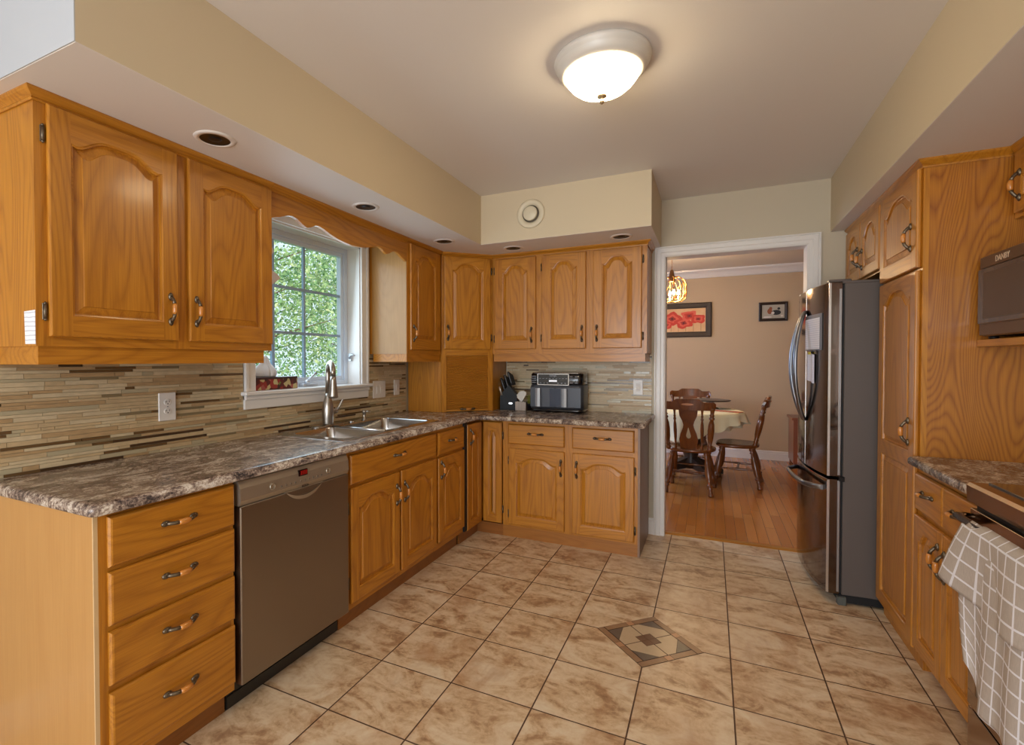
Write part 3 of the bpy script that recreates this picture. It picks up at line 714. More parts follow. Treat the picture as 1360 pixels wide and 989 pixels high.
# ================================================================== diagonal corner cabinet with appliance garage
A = (.318, 3.452 + .012); Bp = (.622, 3.766)
L_ = math.hypot(Bp[0] - A[0], Bp[1] - A[1]); ang = math.degrees(math.atan2(Bp[1] - A[1], Bp[0] - A[0]))
c = thing('corner_cabinet', 'oak diagonal corner wall cabinet standing on the counter, with a roll-up appliance garage below', 'cabinet', (A[0], A[1], 0), ang)
q = B()
iM = Matrix.Rotation(-R(ang), 4, 'Z') @ Matrix.Translation((-A[0], -A[1], 0)); q.M = iM
o1 = .017 / math.sqrt(2)
pz = [(.003, A[1]), (A[0] - o1, A[1] + 0.002), (A[0] - o1 + .004, A[1] + o1 + .006), (Bp[0] - o1 - .006, Bp[1] + o1 - .004), (Bp[0] - .002, Bp[1] + o1), (Bp[0] - .002, D - .012), (.012, D - .012), (.012, A[1])]
pz = [(.012, A[1] + .002), (A[0] - .004, A[1] + .002), (A[0] - .010, A[1] + .016), (Bp[0] - .018, Bp[1] + .010), (Bp[0], Bp[1] + .004), (Bp[0], D - .012), (.012, D - .012)]
q.prism(pz, 1.40, UZ1, 'z'); 
q.prism([(.012, A[1] + .002), (A[0] - .004, A[1] + .002), (A[0] - .010, A[1] + .016), (.012, A[1] + .016)], .915, 1.40, 'z')
q.prism([(Bp[0], Bp[1] + .004), (Bp[0], D - .012), (Bp[0] - .016, D - .012), (Bp[0] - .018, Bp[1] + .010)], .915, 1.40, 'z')
recalc(q.done('body', OAKV, c))
face_frame(c, [(0, .040), (L_ - .040, L_)], [(1.360, 1.408), (2.105, UZ1)], .915, UZ1)
door(c, .020, L_ - .022, 1.407, 2.128, hx=.048, hz=1.535, rise=.056, stile=.064)
q = B(); nS = 34; z0, z1 = .935, 1.357
for i in range(nS):
    a = z0 + (z1 - z0) * i / nS; b_ = z0 + (z1 - z0) * (i + 1) / nS - .001; k = .004
    q.loft([[(x, .016, a), (x, .008, a + .0015), (x, .002, (a + b_) / 2), (x, .008, b_ - .0015), (x, .016, b_)] for x in (.041, L_ - .041)], 0)
q.box((.041, -.004, .918), (L_ - .041, .012, .934), 0, .003); q.box((.041, .0155, .916), (L_ - .041, .018, 1.36), 0)
tb_ = recalc(q.done('tambour_door', oak('oak_tambour', 'x', (196, 132, 44), (140, 80, 16), fig=.3), c)); h_ = pull(tb_, L_ / 2, .936, -.003, False)
crown(c, [(.004, -.001), (L_ - .003, -.001)])
hinge(c, L_ - .012, 2.03); hinge(c, L_ - .012, 1.50)

# ================================================================== BACK UPPER
c = thing('upper_cabinet', 'oak three-door wall cabinet on the back wall above the air fryer', 'cabinet', (.6255, 3.764, 0), 0)
W = 1.1705; x_ = .6255
upper_body(c, W, D - 3.764 - .001, z0=1.368); face_frame(c, [(0, .03), (.350, .420), (.735, .805), (W - .045, W)], [(1.368, 1.41), (2.10, UZ1)], 1.368, UZ1)
for a, b_, h in ((.646, .988, .955), (1.036, 1.372, 1.344), (1.424, 1.762, 1.452)): door(c, a - x_, b_ - x_, 1.407, 2.118, hx=h - x_, hz=1.517, rise=.056, stile=.064)
for z in (2.03, 1.49):
    hinge(c, .014, z); hinge(c, 1.029 - x_, z); hinge(c, 1.770 - x_, z)
crown(c, [(0.004, -.001), (W + .001, -.001), (W + .001, D - 3.764 - .002)])
q = B(); q.sweep([(0, 1.310), (0, 1.368), (-.02, 1.368), (-.02, 1.310)], [(.003, .012), (W - .012, .012), (W - .012, D - 3.764 - .01)]); recalc(q.done('light_rail', OAKH, c))

# ================================================================== RIGHT RUN (faces -x : rz=-90; local x = -world y ; local y = world +x)
RX = 2.998
def right_root(name, label, cat, ystart, fx=RX): return thing(name, label, cat, (fx, ystart, 0), -90)
DR = XR - RX - .002
# pantry: y 3.335 -> 2.80
c = right_root('pantry_cabinet', 'tall oak pantry cabinet beside the fridge, with a plywood end panel', 'cabinet', 3.335)
W = .535
q = B(); q.box((0, .019, .0), (W - .014, DR, UZ1)); q.done('body', OAKV, c)
q = B(); q.box((W - .014, .019, .0), (W, DR, UZ1)); q.done('side_panel', OAKP, c)['label'] = 'plywood end panel with bold grain'
face_frame(c, [(0, .03), (W - .032, W)], [(.07, .10), (1.69, 1.75), (2.12, UZ1)], .07, UZ1)
door(c, .010, W - .012, 1.712, 2.128, hx=.458, hz=1.852, rise=.056, stile=.064, name='door')
door(c, .010, W - .012, .085, 1.700, hx=.458, hz=1.005, rise=.056, stile=.064, panels=[(.145, .852, False), (.915, 1.651, True)], name='door')
hinge(c, .004, 2.05); hinge(c, .004, 1.80)
crown(c, [(0, -.001), (W + .001, -.001), (W + .001, .265)])
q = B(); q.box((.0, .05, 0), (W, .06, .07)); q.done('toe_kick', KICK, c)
# over-fridge cabinet
c = right_root('upper_cabinet', 'oak two-door wall cabinet above the fridge', 'cabinet', 4.070)
W = .734
q = B(); q.box((0, .019, 1.785), (W, DR, UZ1)); q.done('body', OAKV, c)
face_frame(c, [(0, .03), (.335, .375), (W - .02, W)], [(1.785, 1.81), (2.12, UZ1)], 1.785, UZ1)
door(c, .008, .345, 1.795, 2.128, hx=.300, hz=1.93, rise=.06, stile=.05); door(c, .362, .718, 1.795, 2.128, hx=.405, hz=1.90, rise=.06, stile=.05)
crown(c, [(0, -.001), (W, -.001)]); hinge(c, .726, 2.05)
# right base cabinet y 2.80 -> 2.215
c = right_root('base_cabinet', 'oak base cabinet between pantry and range, two drawers over two arched doors', 'cabinet', 2.799)
W = .583
q = B(); q.box((0, .019, .08), (W, DR, ZT)); q.done('body', OAKV, c)
face_frame(c, [(0, .02), (.27, .31), (W - .02, W)], [(.08, .115), (.655, .70), (.845, ZT)], .08, ZT)
drawer(c, .004, .286, .690, .845); drawer(c, .290, .572, .690, .845)
door(c, .004, .286, .100, .668, hx=.258, hz=.56, rise=.05, stile=.05); door(c, .292, .572, .100, .668, hx=.320, hz=.55, rise=.05, stile=.05)
q = B(); q.box((.0, .05, 0), (W, .06, .08)); q.done('toe_kick', KICK, c)
counter('countertop', 'short granite-look countertop between pantry and range', [(XR - .001, 2.796), (2.975, 2.796), (2.950, 2.771), (2.950, 2.212)], [(XR - .001, 2.212)])
# upper cabinet over microwave and shelf
c = right_root('upper_cabinet', 'oak wall cabinet above the microwave at the right edge', 'cabinet', 2.797, 3.275)
q = B(); q.box((0, .019, 1.905), (1.30, XR - 3.275 - .002, UZ1)); q.box((0, .05, 1.76), (.04, .2, 1.905)); q.done('body', OAKV, c)
face_frame(c, [(0, .045), (.44, .48), (.86, .90), (1.26, 1.30)], [(1.875, 1.915), (2.12, UZ1)], 1.875, UZ1)
for k in range(3): door(c, .035 + k * .42, .435 + k * .42, 1.89, 2.128, rise=.04, stile=.05, hx=.08 + k * .42, hz=1.99)
crown(c, [(.0, -.001), (1.30, -.001)])
c = thing('microwave_shelf', 'oak shelf board under the microwave on the right wall', 'shelf', (0, 0, 0))
q = B(); q.box((3.170, 2.10, 1.372), (XR - .001, 2.798, 1.400), 0, .003); q.done('board', oak('oak_shelf_grain', 'y'), c)
q = B(); q.box((XR - .02, 2.10, 1.34), (XR - .001, 2.798, 1.372), 0, .002); q.done('wall_cleat', OAKV, c)

# microwave
c = thing('microwave', 'bronze-brown countertop microwave on the oak shelf, cut by the right edge', 'microwave', (3.165, 2.770, 1.412), -90)
WM, HM, DM = .52, .315, .36
def rr_xz(x0, z0, x1, z1, r, y, n=5):
    P = []
    for cx, cz, a0 in ((x1 - r, z0 + r, -90), (x1 - r, z1 - r, 0), (x0 + r, z1 - r, 90), (x0 + r, z0 + r, 180)):
        for i in range(n + 1):
            a = R(a0 + 90 * i / n); P.append((cx + r * cos(a), y, cz + r * sin(a)))
    return P
q = B(); q.loft([rr_xz(0.006, 0.006, WM - .006, HM - .006, .03, 0), rr_xz(0, 0, WM, HM, .035, .006), rr_xz(0, 0, WM, HM, .035, DM)], 0); recalc(q.done('body', MWM, c))
q = B(); q.box((.004, -.006, .050), (.40, .004, HM - .050), 0, .004); dr = q.done('door', BGLASS, c)
q = B(); q.box((.05, -.0075, .068), (.37, -.005, HM - .068), 0); q.done('window', mat('microwave_window_mesh', lin(66, 50, 38), .35, coat=.2), dr)
q = B(); q.box((.41, -.006, .02), (WM - .01, .004, HM - .02), 0, .003); q.done('control_panel', BGLASS, c)
q = B(); q.box((.015, -.004, .004), (.40, .002, .047), 0, .006); q.done('lower_rail', MWM, c)
q = B(); q.box((.015, -.004, HM - .047), (.40, .002, HM - .004), 0, .006); q.done('upper_rail', MWM, c)
text('DANBY', .030, mat('silver_lettering', lin(225, 205, 180), .3, .4), c, (.185, -.0048, HM - .027), (R(90), 0, 0), bold=True)
q = B()
for x in (.04, WM - .04):
    for y in (.03, DM - .04): q.lathe([(.014, -.0115), (.016, 0)], (x, y, 0), 12)
q.done('foot', BPLAS, c)

# range
c = right_root('range', 'stainless and black glass kitchen range at the lower right with a towel on its handle', 'range', 2.208, 2.962)
W = .76
q = B(); q.box((0.002, .03, .03), (W, DR, .895)); q.done('body', mat('range_side', lin(60, 54, 50), .4, .4), c)
q = B(); q.prism([(-.018, .868), (.03, .868), (DR, .905), (DR, .921), (.02, .927), (-.012, .927), (-.02, .918)], 0.0, W, 'x'); recalc(q.done('front_rail', RANGES, c))
q = B(); q.box((.012, .028, .9265), (W - .012, DR - .02, .932), 0, .002); q.done('cooktop', BGLASS, c)
q = B(); q.box((.002, .006, .845), (W - .002, .03, .868)); q.done('vent_gap', BLACK, c)
q = B()
frame = [((.0, -.010, .215), (W, .03, .262)), ((.0, -.010, .795), (W, .03, .845)), ((.0, -.010, .262), (.052, .03, .795)), ((W - .052, -.010, .262), (W, .03, .795))]
for a, b_ in frame: q.box(a, b_, 0, .003)
dr = q.done('oven_door', RANGES, c)
q = B(); q.box((.052, -.0085, .262), (W - .052, .02, .795)); q.done('oven_window', BGLASS, dr)
q = B()
for x in (.055, W - .055): q.tube([(x, -.008, .822), (x + (.004 if x < .4 else -.004), -.045, .828), (x + (.02 if x < .4 else -.02), -.062, .830)], [.016, .014, .013], 12)
q.tube([(.065, -.062, .830), (W / 2, -.066, .830), (W - .065, -.062, .830)], .012, 14); q.done('handle', RANGES, dr)
q = B(); q.box((0, -.008, .055), (W, .03, .205), 0, .003); q.box((.10, -.010, .115), (W - .10, -.007, .135), 1); q.done('storage_drawer', [RANGES, BLACK], c)
q = B(); q.box((.01, .05, 0), (W - .01, .08, .055)); q.done('kick_plate', BLACK, c)

# towel (world coordinates)
TW = mat('grey_beige_towel', lin(168, 156, 144), .95, spec=.1); t = NT(TW); uv = t.n('ShaderNodeUVMap').outputs[0]
sp = t.n('ShaderNodeSeparateXYZ'); t.l(uv, sp.inputs[0])
du = t.math('PINGPONG', t.math('ADD', sp.outputs[0], .012), .023); dv = t.math('PINGPONG', t.math('ADD', sp.outputs[1], .02), .026)
ln = t.math('LESS_THAN', t.math('MINIMUM', du, dv), .0028)
fine = t.noise(t.mapping(t.coord('Object'), (500, 500, 60)), 1, 2)
t.l(t.mix(ln, t.mix(fine, lin(168, 156, 146), lin(200, 188, 178)), lin(232, 230, 236)), t.b.inputs['Base Color']); t.bump(fine, .3, .001)
def sheet(name, fn, nu, nv, uvfn, m, parent=None, thick=.003):
    me = bpy.data.meshes.new(name); V = []; Fc = []; UV = []
    for j in range(nv + 1):
        for i in range(nu + 1): V.append(fn(i / nu, j / nv)); UV.append(uvfn(i / nu, j / nv))
    for j in range(nv):
        for i in range(nu): a = j * (nu + 1) + i; Fc.append((a, a + 1, a + nu + 2, a + nu + 1))
    me.from_pydata(V, [], Fc); me.materials.append(m); uvl = me.uv_layers.new(name='UVMap')
    for p in me.polygons:
        p.use_smooth = True
        for li in p.loop_indices: uvl.data[li].uv = UV[me.loops[li].vertex_index]
    o = bpy.data.objects.new(name, me); COL.objects.link(o); o.parent = parent
    md = o.modifiers.new('thickness', 'SOLIDIFY'); md.thickness = thick; md.offset = 0
    return o
c = thing('dish_towel', 'grey-beige dish towel with a white check, hanging over the oven handle', 'towel', (0, 0, 0))
HX, HZ = 2.898, .830
def ss(a, b_, x): x = min(1, max(0, (x - a) / (b_ - a))); return x * x * (3 - 2 * x)
def tw_long(u, v):   # u 0..1 along handle (far -> near), v 0..1 down
    y = 2.035 - .40 * u; zb = .60 - .30 * ss(0, .75, u) + .0
    yb = 2.045 - .36 * u + 0
    z = HZ + .014 - (HZ + .014 - (.335 + .10 * (1 - ss(0, .35, u)))) * v
    yy = y + (yb - y) * v + .02 * (1 - u) * v - .15 * (1 - ss(0, .25, u)) * max(0, v - .55) ** 1.3
    x = HX - .016 - .004 * sin(9 * u + 3 * v) * (v + .2) - .008 * sin(17 * u + 1) * v
    if v < .04: x = HX - .016 + (1 - v / .04) * .016
    return (x, yy, z)
sheet('lower_flap', tw_long, 40, 44, lambda u, v: (u * .42, v * .50), TW, c)
def tw_top(u, v):
    # folded upper flap, its far corner swings out past the handle end
    y = 2.030 - .395 * u
    z = HZ + .018 - (.205 + .03 * sin(3 * u)) * v
    yy = y + v * (.105 * (1 - ss(0, .5, u))) + .012 * sin(14 * u) * v
    x = HX - .024 - .012 * sin(11 * u + .5) * v - .018 * v * (1 - ss(0, .3, u)) + .004
    if v < .08: x = x + (1 - v / .08) * .022
    z += .010 * sin(v * pi) * (1 - u)
    z -= .02 * (1 - ss(0, .2, u)) * (v < .05)
    return (x, yy, z)
sheet('upper_flap', tw_top, 40, 24, lambda u, v: (u * .40 + .02, v * .215 + .01), TW, c)

# ================================================================== FRIDGE
PH = 4.0
c = thing('refrigerator', 'french-door refrigerator in dark stainless steel with grey sides, beside the doorway', 'refrigerator', (2.770, 3.340, 0), -90 - 0 + PH - 0)
# local: x along width (world -y dir reversed) -> build with helper mapping instead
for_rot = R(PH)
c.rotation_euler = (0, 0, for_rot)
# local axes: +x into the cabinet (world +x), +y along width (away from camera)
WF = .68
def bulge(t): return -.03 * (1 - (2 * t - 1) ** 2)
q = B(); q.box((.070, .004, .055), (.66, WF - .004, 1.735), 0, .004); q.done('cabinet_body', FRSIDE, c)
q = B(); q.box((.062, .012, .06), (.072, WF - .012, 1.73)); q.done('gasket', BLACK, c)
def fdoor(y0, y1, z0, z1, name, hinge_caps=False):
    q = B(); n = 14; L = []
    def sec(z, d):
        P = []
        for i in range(n + 1):
            y = y0 + d + (y1 - y0 - 2 * d) * i / n; P.append((bulge(y / WF) + d, y, z))
        P.append((.058, y1 - d, z)); P.append((.058, y0 + d, z)); return P
    ids = q.loft([sec(z0, .004), sec(z0 + .004, 0), sec(z1 - .004, 0), sec(z1, .004)], 0)
    return recalc(q.done(name, [FRST], c))
SEAM = .345
d1 = fdoor(.002, SEAM - .002, .690, 1.738, 'door'); d2 = fdoor(SEAM + .002, WF - .002, .690, 1.738, 'door'); d3 = fdoor(.002, WF - .002, .055, .676, 'freezer_drawer')
EDG = mat('bright_steel_edge', lin(214, 210, 206), .25, .9)
for y in (.0015, SEAM - .003, SEAM + .0005):
    q = B(); q.box((bulge(max(y, 0) / WF) - .0012, y - .0005, .694), (bulge(y / WF) + .010, y + .0025, 1.734)); q.done('edge_trim', EDG, d1 if y < SEAM else d2)
q = B(); q.box((-.0012, .001, .06), (.010, .004, .672)); q.done('edge_trim', EDG, d3)
for dd, za, zb in ((d1, .70, 1.70), (d3, .07, .67)):
    q = B(); q.box((.046, -.0005, za), (.056, .0035, zb)); q.done('side_trim', mat('grey_steel_trim', lin(170, 170, 172), .3, .8), dd)
HND = mat('fridge_handle_steel', lin(140, 142, 148), .28, 1)
for s_, dd in ((-1, d1), (1, d2)):
    y = SEAM + s_ * .028; q = B(); P = []; n = 16
    for i in range(n + 1):
        t = i / n; z = .955 + .66 * t; P.append((bulge(SEAM / WF) - .006 - .062 * max(0, sin(pi * t)) ** .75, y - s_ * .018 + s_ * .045 * sin(pi * t), z))
    L = []
    for i, p in enumerate(P):
        w_, d_ = .018, .011
        L.append([(p[0] + d_ * cos(a), p[1] + w_ * sin(a), p[2]) for a in [2 * pi * k / 12 for k in range(12)]])
    q.loft(L, 0, True)
    recalc(q.done('handle', HND, dd))
q = B(); P = []; n = 20
for i in range(n + 1):
    t = i / n; y = .05 + (WF - .10) * t; P.append((bulge(y / WF) - .004 - .058 * max(0, min(1, sin(pi * t) * 2.2)) ** .7, y, .618))
L = [[(p[0] + .009 * cos(a), p[1], p[2] + .014 * sin(a)) for a in [2 * pi * k / 12 for k in range(12)]] for p in P]
q.loft(L, 0, True); recalc(q.done('handle', HND, d3))
q = B(); q.box((.0, .005, 1.738), (.10, .05, 1.752), 0, .006); q.box((.06, .0, 1.728), (.66, WF, 1.742), 0, .004); q.box((.0, WF - .05, 1.738), (.10, WF - .005, 1.752), 0, .006); q.done('top_hinge_cover', FRSIDE, c)
q = B(); q.box((.05, -.012, .668), (.075, .004, .694), 0, .003); q.done('middle_hinge', mat('hinge_black', lin(30, 28, 28), .4, .5), c)
q = B(); q.box((.06, .01, .012), (.64, WF - .01, .055)); q.done('base_grille', BLACK, c)
q = B(); q.box((.052, -.006, .0), (.09, .03, .045), 0, .004); q.done('foot', mat('fridge_foot', lin(84, 88, 84), .4), c)
q = B(); q.box((.052, WF - .03, .0), (.09, WF + .004, .045), 0, .004); q.done('foot', bpy.data.materials['fridge_foot'], c)
q = B(); q.box((.58, .02, 0), (.62, .06, .03)); q.box((.58, WF - .06, 0), (.62, WF - .02, .03)); q.done('rear_foot', BLACK, c)
# papers on the fridge near door
def on_door(y, out): # fridge-local -> world
    p = Vector((bulge(y / WF) - out, y, 0)); return Matrix.Rotation(for_rot, 4, 'Z') @ p + Vector((2.770, 3.340, 0))
def fridge_sheet(name, label, y0, y1, z0, z1, m, out=.004, skew=0, cat='paper', wav=0, thick=.0012):
    q = B(); n = 8
    A_, B_ = [], []
    for i in range(n + 1):
        y = y0 + (y1 - y0) * i / n; a = on_door(y, out + wav * sin(i * 1.3)); b_ = on_door(y, out + thick + wav * sin(i * 1.3))
        A_.append((a, b_, skew * i / n))
    q.loft([[tuple(Vector((a.x, a.y, z0 + s_))), tuple(Vector((b_.x, b_.y, z0 + s_))), tuple(Vector((b_.x, b_.y, z1 + s_))), tuple(Vector((a.x, a.y, z1 + s_)))] for a, b_, s_ in A_], 0)
    return tag(recalc(q.done(name, m)), label, cat)
def lined(name, col, line, scale=26):
    m = mat(name, lin(*col), .55); t = NT(m); wv = t.n('ShaderNodeTexWave', wave_type='BANDS', bands_direction='Z'); t.l(t.coord('Object'), wv.inputs[0]); wv.inputs['Scale'].default_value = scale
    t.l(t.ramp(wv.outputs['Fac'], [(0, lin(*line)), (.18, lin(*col))]), t.b.inputs['Base Color']); return m
fridge_sheet('memo_board', 'grey-framed memo board on the near fridge door behind the lined sheet', .075, .335, 1.375, 1.580, mat('memo_board_frame', lin(110, 108, 110), .4), .0015, cat='memo board', thick=.004)
fridge_sheet('lined_paper', 'white lined sheet on the upper part of the near fridge door', .095, .327, 1.382, 1.558, lined('lined_sheet', (236, 234, 240), (200, 200, 214)), .0065)
fridge_sheet('note_paper', 'crumpled white note hanging below the lined sheet on the fridge door', .165, .295, 1.185, 1.350, lined('note_sheet', (226, 226, 240), (196, 196, 214), 40), .006, .02, wav=.004)
fridge_sheet('note_magnet', 'small yellow magnet holding the crumpled note on the fridge', .215, .250, 1.352, 1.367, mat('yellow_magnet', lin(214, 196, 60), .4), .009, cat='magnet', thick=.005)

# ================================================================== FLOOR MEDALLION
c = thing('floor_medallion', 'diamond-shaped stone inlay of brown and grey pieces set in the tile floor', 'floor inlay', (1.9435, 2.533, 0), 45)
h = .168; hz = .0016
def stone(name, c1, c2):
    m = mat(name, lin(*c1), .35); t = NT(m); n = t.noise(t.coord('Object'), 22, 8, .65, .4); t.l(t.mix(n, lin(*c1), lin(*c2)), t.b.inputs['Base Color']); return m
MB_ = stone('medallion_brown', (128, 92, 64), (170, 136, 104)); MD = stone('medallion_slate', (84, 72, 64), (120, 106, 94)); ML = stone('medallion_beige', (206, 184, 152), (186, 160, 128)); MK = stone('medallion_dark_brown', (92, 62, 42), (134, 98, 72)); MT = stone('medallion_tan_accent', (178, 128, 92), (196, 152, 116)); MG = mat('medallion_grout', lin(70, 46, 32), .7)
def plate(name, polys, m):
    q = B()
    for P in polys: q.prism([(a, b_) for a, b_ in P], .0002, hz, 'z')
    return recalc(q.done(name, m, c))
q = B(); q.box((-h, -h, 0), (h, h, .0007)); q.done('grout_bed', MG, c)
g = .0026; bw = .036; i_ = h - bw
rot = lambda P, k: [((a * cos(k * pi / 2) - b_ * sin(k * pi / 2)), (a * sin(k * pi / 2) + b_ * cos(k * pi / 2))) for a, b_ in P]
br, ac, tri, hexs = [], [], [], []
for k in range(4):
    br.append(rot([(-h + g, -h + g), (-.030, -h + g), (-.030, -i_ - g), (-i_ - g + 0, -i_ - g), (-h + g, -i_ - g)], k)); br.append(rot([(.008, -h + g), (h - bw - g, -h + g), (h - bw - g, -i_ - g), (.008, -i_ - g)], k))
    ac.append(rot([(-.028, -h + g), (.006, -h + g), (.006, -i_ - g), (-.028, -i_ - g)], k))
    s3 = .084
    tri.append(rot([(-i_ + g, -i_ + g), (-i_ + s3, -i_ + g), (-i_ + g, -i_ + s3)], k))
    sm = .040
    hexs.append(rot([(-g * .5 + 0, -sm - g), (-g * .5, -sm - g), (0 - g, -sm - g), (-g, -i_ + g), (-i_ + s3 + 2 * g, -i_ + g), (-(i_ - g), -i_ + s3 + 2 * g), (-(i_ - g), -g), (-sm - g, -g), (-sm - g, -sm - g)], k))
hexs = []
for k in range(4):
    hexs.append(rot([(-sm - g, -sm - g), (-sm - g, -i_ + .0) if False else (-.0 - g, -sm - g), (-g, -i_ + g), (-i_ + s3 + g, -i_ + g), (-i_ + g, -i_ + s3 + g), (-i_ + g, -g), (-sm - g, -g)], k))
[plate('border', [x], MB_) for x in br]; [plate('accent', [x], MT) for x in ac]; [plate('slate_triangle', [x], MD) for x in tri]; [plate('beige_hexagon', [x], ML) for x in hexs]
plate('centre_square', [rot([(g * .3, g * .3), (sm, g * .3), (sm, sm), (g * .3, sm)], k) for k in range(4)], MK)

# ================================================================== OUTLETS AND SWITCHES
def wall_plate(name, label, cat, loc, rz, wd, ht, kind):
    c = thing(name, label, cat, loc, rz)
    q = B(); q.box((-wd / 2, -.007, -ht / 2), (wd / 2, 0, ht / 2), 0, .004); q.done('plate', WPLAS, c)
    if kind == 'outlet':
        for z in (-.02, .02):
            q = B(); L = [[(.017 * cos(a) * k, -y, z + .014 * sin(a) * k) for a in [2 * pi * i / 16 for i in range(16)]] for k, y in ((1, .006), (1, .0085), (.9, .009))]; q.loft(L, 0, True)
            o = recalc(q.done('socket', WPLAS, c))
            q = B(); q.box((-.008, -.0096, z - .001), (-.006, -.0088, z + .007)); q.box((.006, -.0096, z - .001), (.008, -.0088, z + .007)); q.lathe([(.0026, -.0096), (.0026, -.0088)], (0, 0, z - .007), 8, ax='y'); q.done('slot', BPLAS, o)
        q = B(); q.lathe([(.0025, -.0085), (.0025, -.006)], (0, 0, 0), 8, ax='y'); q.done('screw', GREY, c)
    else:
        n = kind
        for k in range(n):
            x = (k - (n - 1) / 2) * .046
            q = B(); q.box((x - .0175, -.008, -.034), (x + .0175, -.006, .034), 0, .001); q.prism([(-.0085, -.030), (-.0085 - .004, 0), (-.0075, .030), (-.006, .030), (-.006, -.030)], x - .014, x + .014, 'x'); recalc(q.done('rocker', WPLAS, c))
    return c
wall_plate('wall_outlet', 'white duplex outlet on the tile backsplash left of the window', 'outlet', (.0095, 1.474, 1.114), 90, .078, .125, 'outlet')
wall_plate('light_switch', 'white double rocker switch on the backsplash right of the window', 'light switch', (.0095, 3.071, 1.108), 90, .150, .124, 2)
wall_plate('light_switch', 'white single switch plate nearest the appliance garage', 'light switch', (.0095, 3.298, 1.112), 90, .072, .118, 1)
wall_plate('light_switch', 'white rocker switch on the back wall beside the doorway', 'light switch', (1.702, D - .0095, 1.113), 0, .070, .114, 1)

# ================================================================== COUNTER ITEMS
# air fryer
c = thing('air_fryer', 'dark grey dual-basket air fryer with two silver handles on the back counter', 'air fryer', (1.118, 3.845, CZ1 + .0003), 0)
def rrz(x0, y0, x1, y1, r, z, n=6): return [(*p, z) for p in rrect(x0, y0, x1, y1, r, n)]
AFB = mat('air_fryer_shell', lin(74, 76, 82), .3, .35); AFG = mat('air_fryer_black', lin(14, 14, 16), .12, coat=.5)
hw = .212
q = B(); q.loft([rrz(-hw + .01, .01, hw - .01, .20, .04, 0), rrz(-hw, 0, hw, .21, .045, .008), rrz(-hw, 0, hw, .21, .045, .026)], 0, True); q.done('base', AFG, c)
q = B(); q.loft([rrz(-hw, 0, hw, .21, .045, .026), rrz(-hw - .002, -.002, hw + .002, .212, .047, .12), rrz(-hw, 0, hw, .21, .045, .205), rrz(-hw + .006, .006, hw - .006, .206, .045, .215)], 0, True); q.done('body', AFB, c)
q = B(); q.loft([rrz(-hw + .006, .006, hw - .006, .206, .045, .215), rrz(-hw + .002, .002, hw - .002, .208, .045, .222), rrz(-hw + .002, .004, hw - .002, .208, .045, .296), rrz(-hw + .012, .014, hw - .012, .200, .04, .305)], 0, True); q.done('head', AFG, c)
q = B(); q.loft([rrz(-hw + .010, .010, hw - .010, .198, .04, .303), rrz(-hw + .012, .012, hw - .012, .196, .04, .309), rrz(-hw + .03, .03, hw - .03, .18, .03, .311)], 0, True); q.done('top_trim', mat('air_fryer_top_trim', lin(190, 180, 165), .25, .8), c)
q = B()
def frame_xz(q, x0, x1, z0, z1, t, y0, y1, m=0):
    q.box((x0, y0, z0), (x0 + t, y1, z1), m); q.box((x1 - t, y0, z0), (x1, y1, z1), m); q.box((x0 + t, y0, z0), (x1 - t, y1, z0 + t), m); q.box((x0 + t, y0, z1 - t), (x1 - t, y1, z1), m)
frame_xz(q, -.145, .105, .212, .300, .004, -.003, .004); q.done('panel_frame', CHROME, c)
q = B(); q.box((-.141, -.002, .216), (.101, .004, .296)); scr = q.done('control_screen', AFG, c)
DIM = mat('panel_print', lin(150, 150, 155), .5)
text('NINJA', .020, DIM, scr, (-.02, -.0024, .284), (R(90), 0, 0), bold=True)
q = B(); q.box((-.052, -.0026, .238), (.012, -.0018, .252)); q.done('display', mat('pale_display', lin(200, 200, 205), .4, emit=(.8, .8, .85, 1), es=.25), scr)
q = B()
for k in range(9): q.box((-.13 + .026 * k, -.0026, .262), (-.13 + .026 * k + .014, -.0018, .265))
for k in range(8):
    if k not in (3, 4): q.box((-.125 + .028 * k, -.0026, .225), (-.125 + .028 * k + .012, -.0018, .230))
q.done('printed_mark', DIM, scr)
q = B()
for x0 in (-.198, .112, .152):
    q = B()
    for r_ in range(4): q.box((x0, -.0005, .228 + r_ * .016), (x0 + (.04 if x0 < 0 else .022), .003, .234 + r_ * .016), 0)
    q.done('side_button', GREY, c)
for x in (-.135, .075):
    q = B(); q.box((x - .068, -.006, .040), (x + .128 - .0 if x < 0 else x + .125, .004, .195), 0, .006); bk = q.done('basket', AFB, c)
    q = B(); q.loft([[(x + dx * .019, -.030 - .008 * (dx == 0), z) for dx in (-1, 0, 1)] + [(x + .012, -.006, z), (x - .012, -.006, z)] for z in (.045, .055, .175, .188)], 0, False); recalc(q.done('handle', mat('air_fryer_handle_silver', lin(190, 196, 206), .3, .6), bk))
q = B(); q.box((-.045, -.008, .045), (.04, -.004, .185))
for k in range(10): q.box((-.043 + .0085 * k, -.010, .048), (-.043 + .0085 * k + .004, -.007, .182))
q.done('ribbed_window', mat('ribbed_smoked_plastic', lin(60, 64, 76), .25, .4), c)

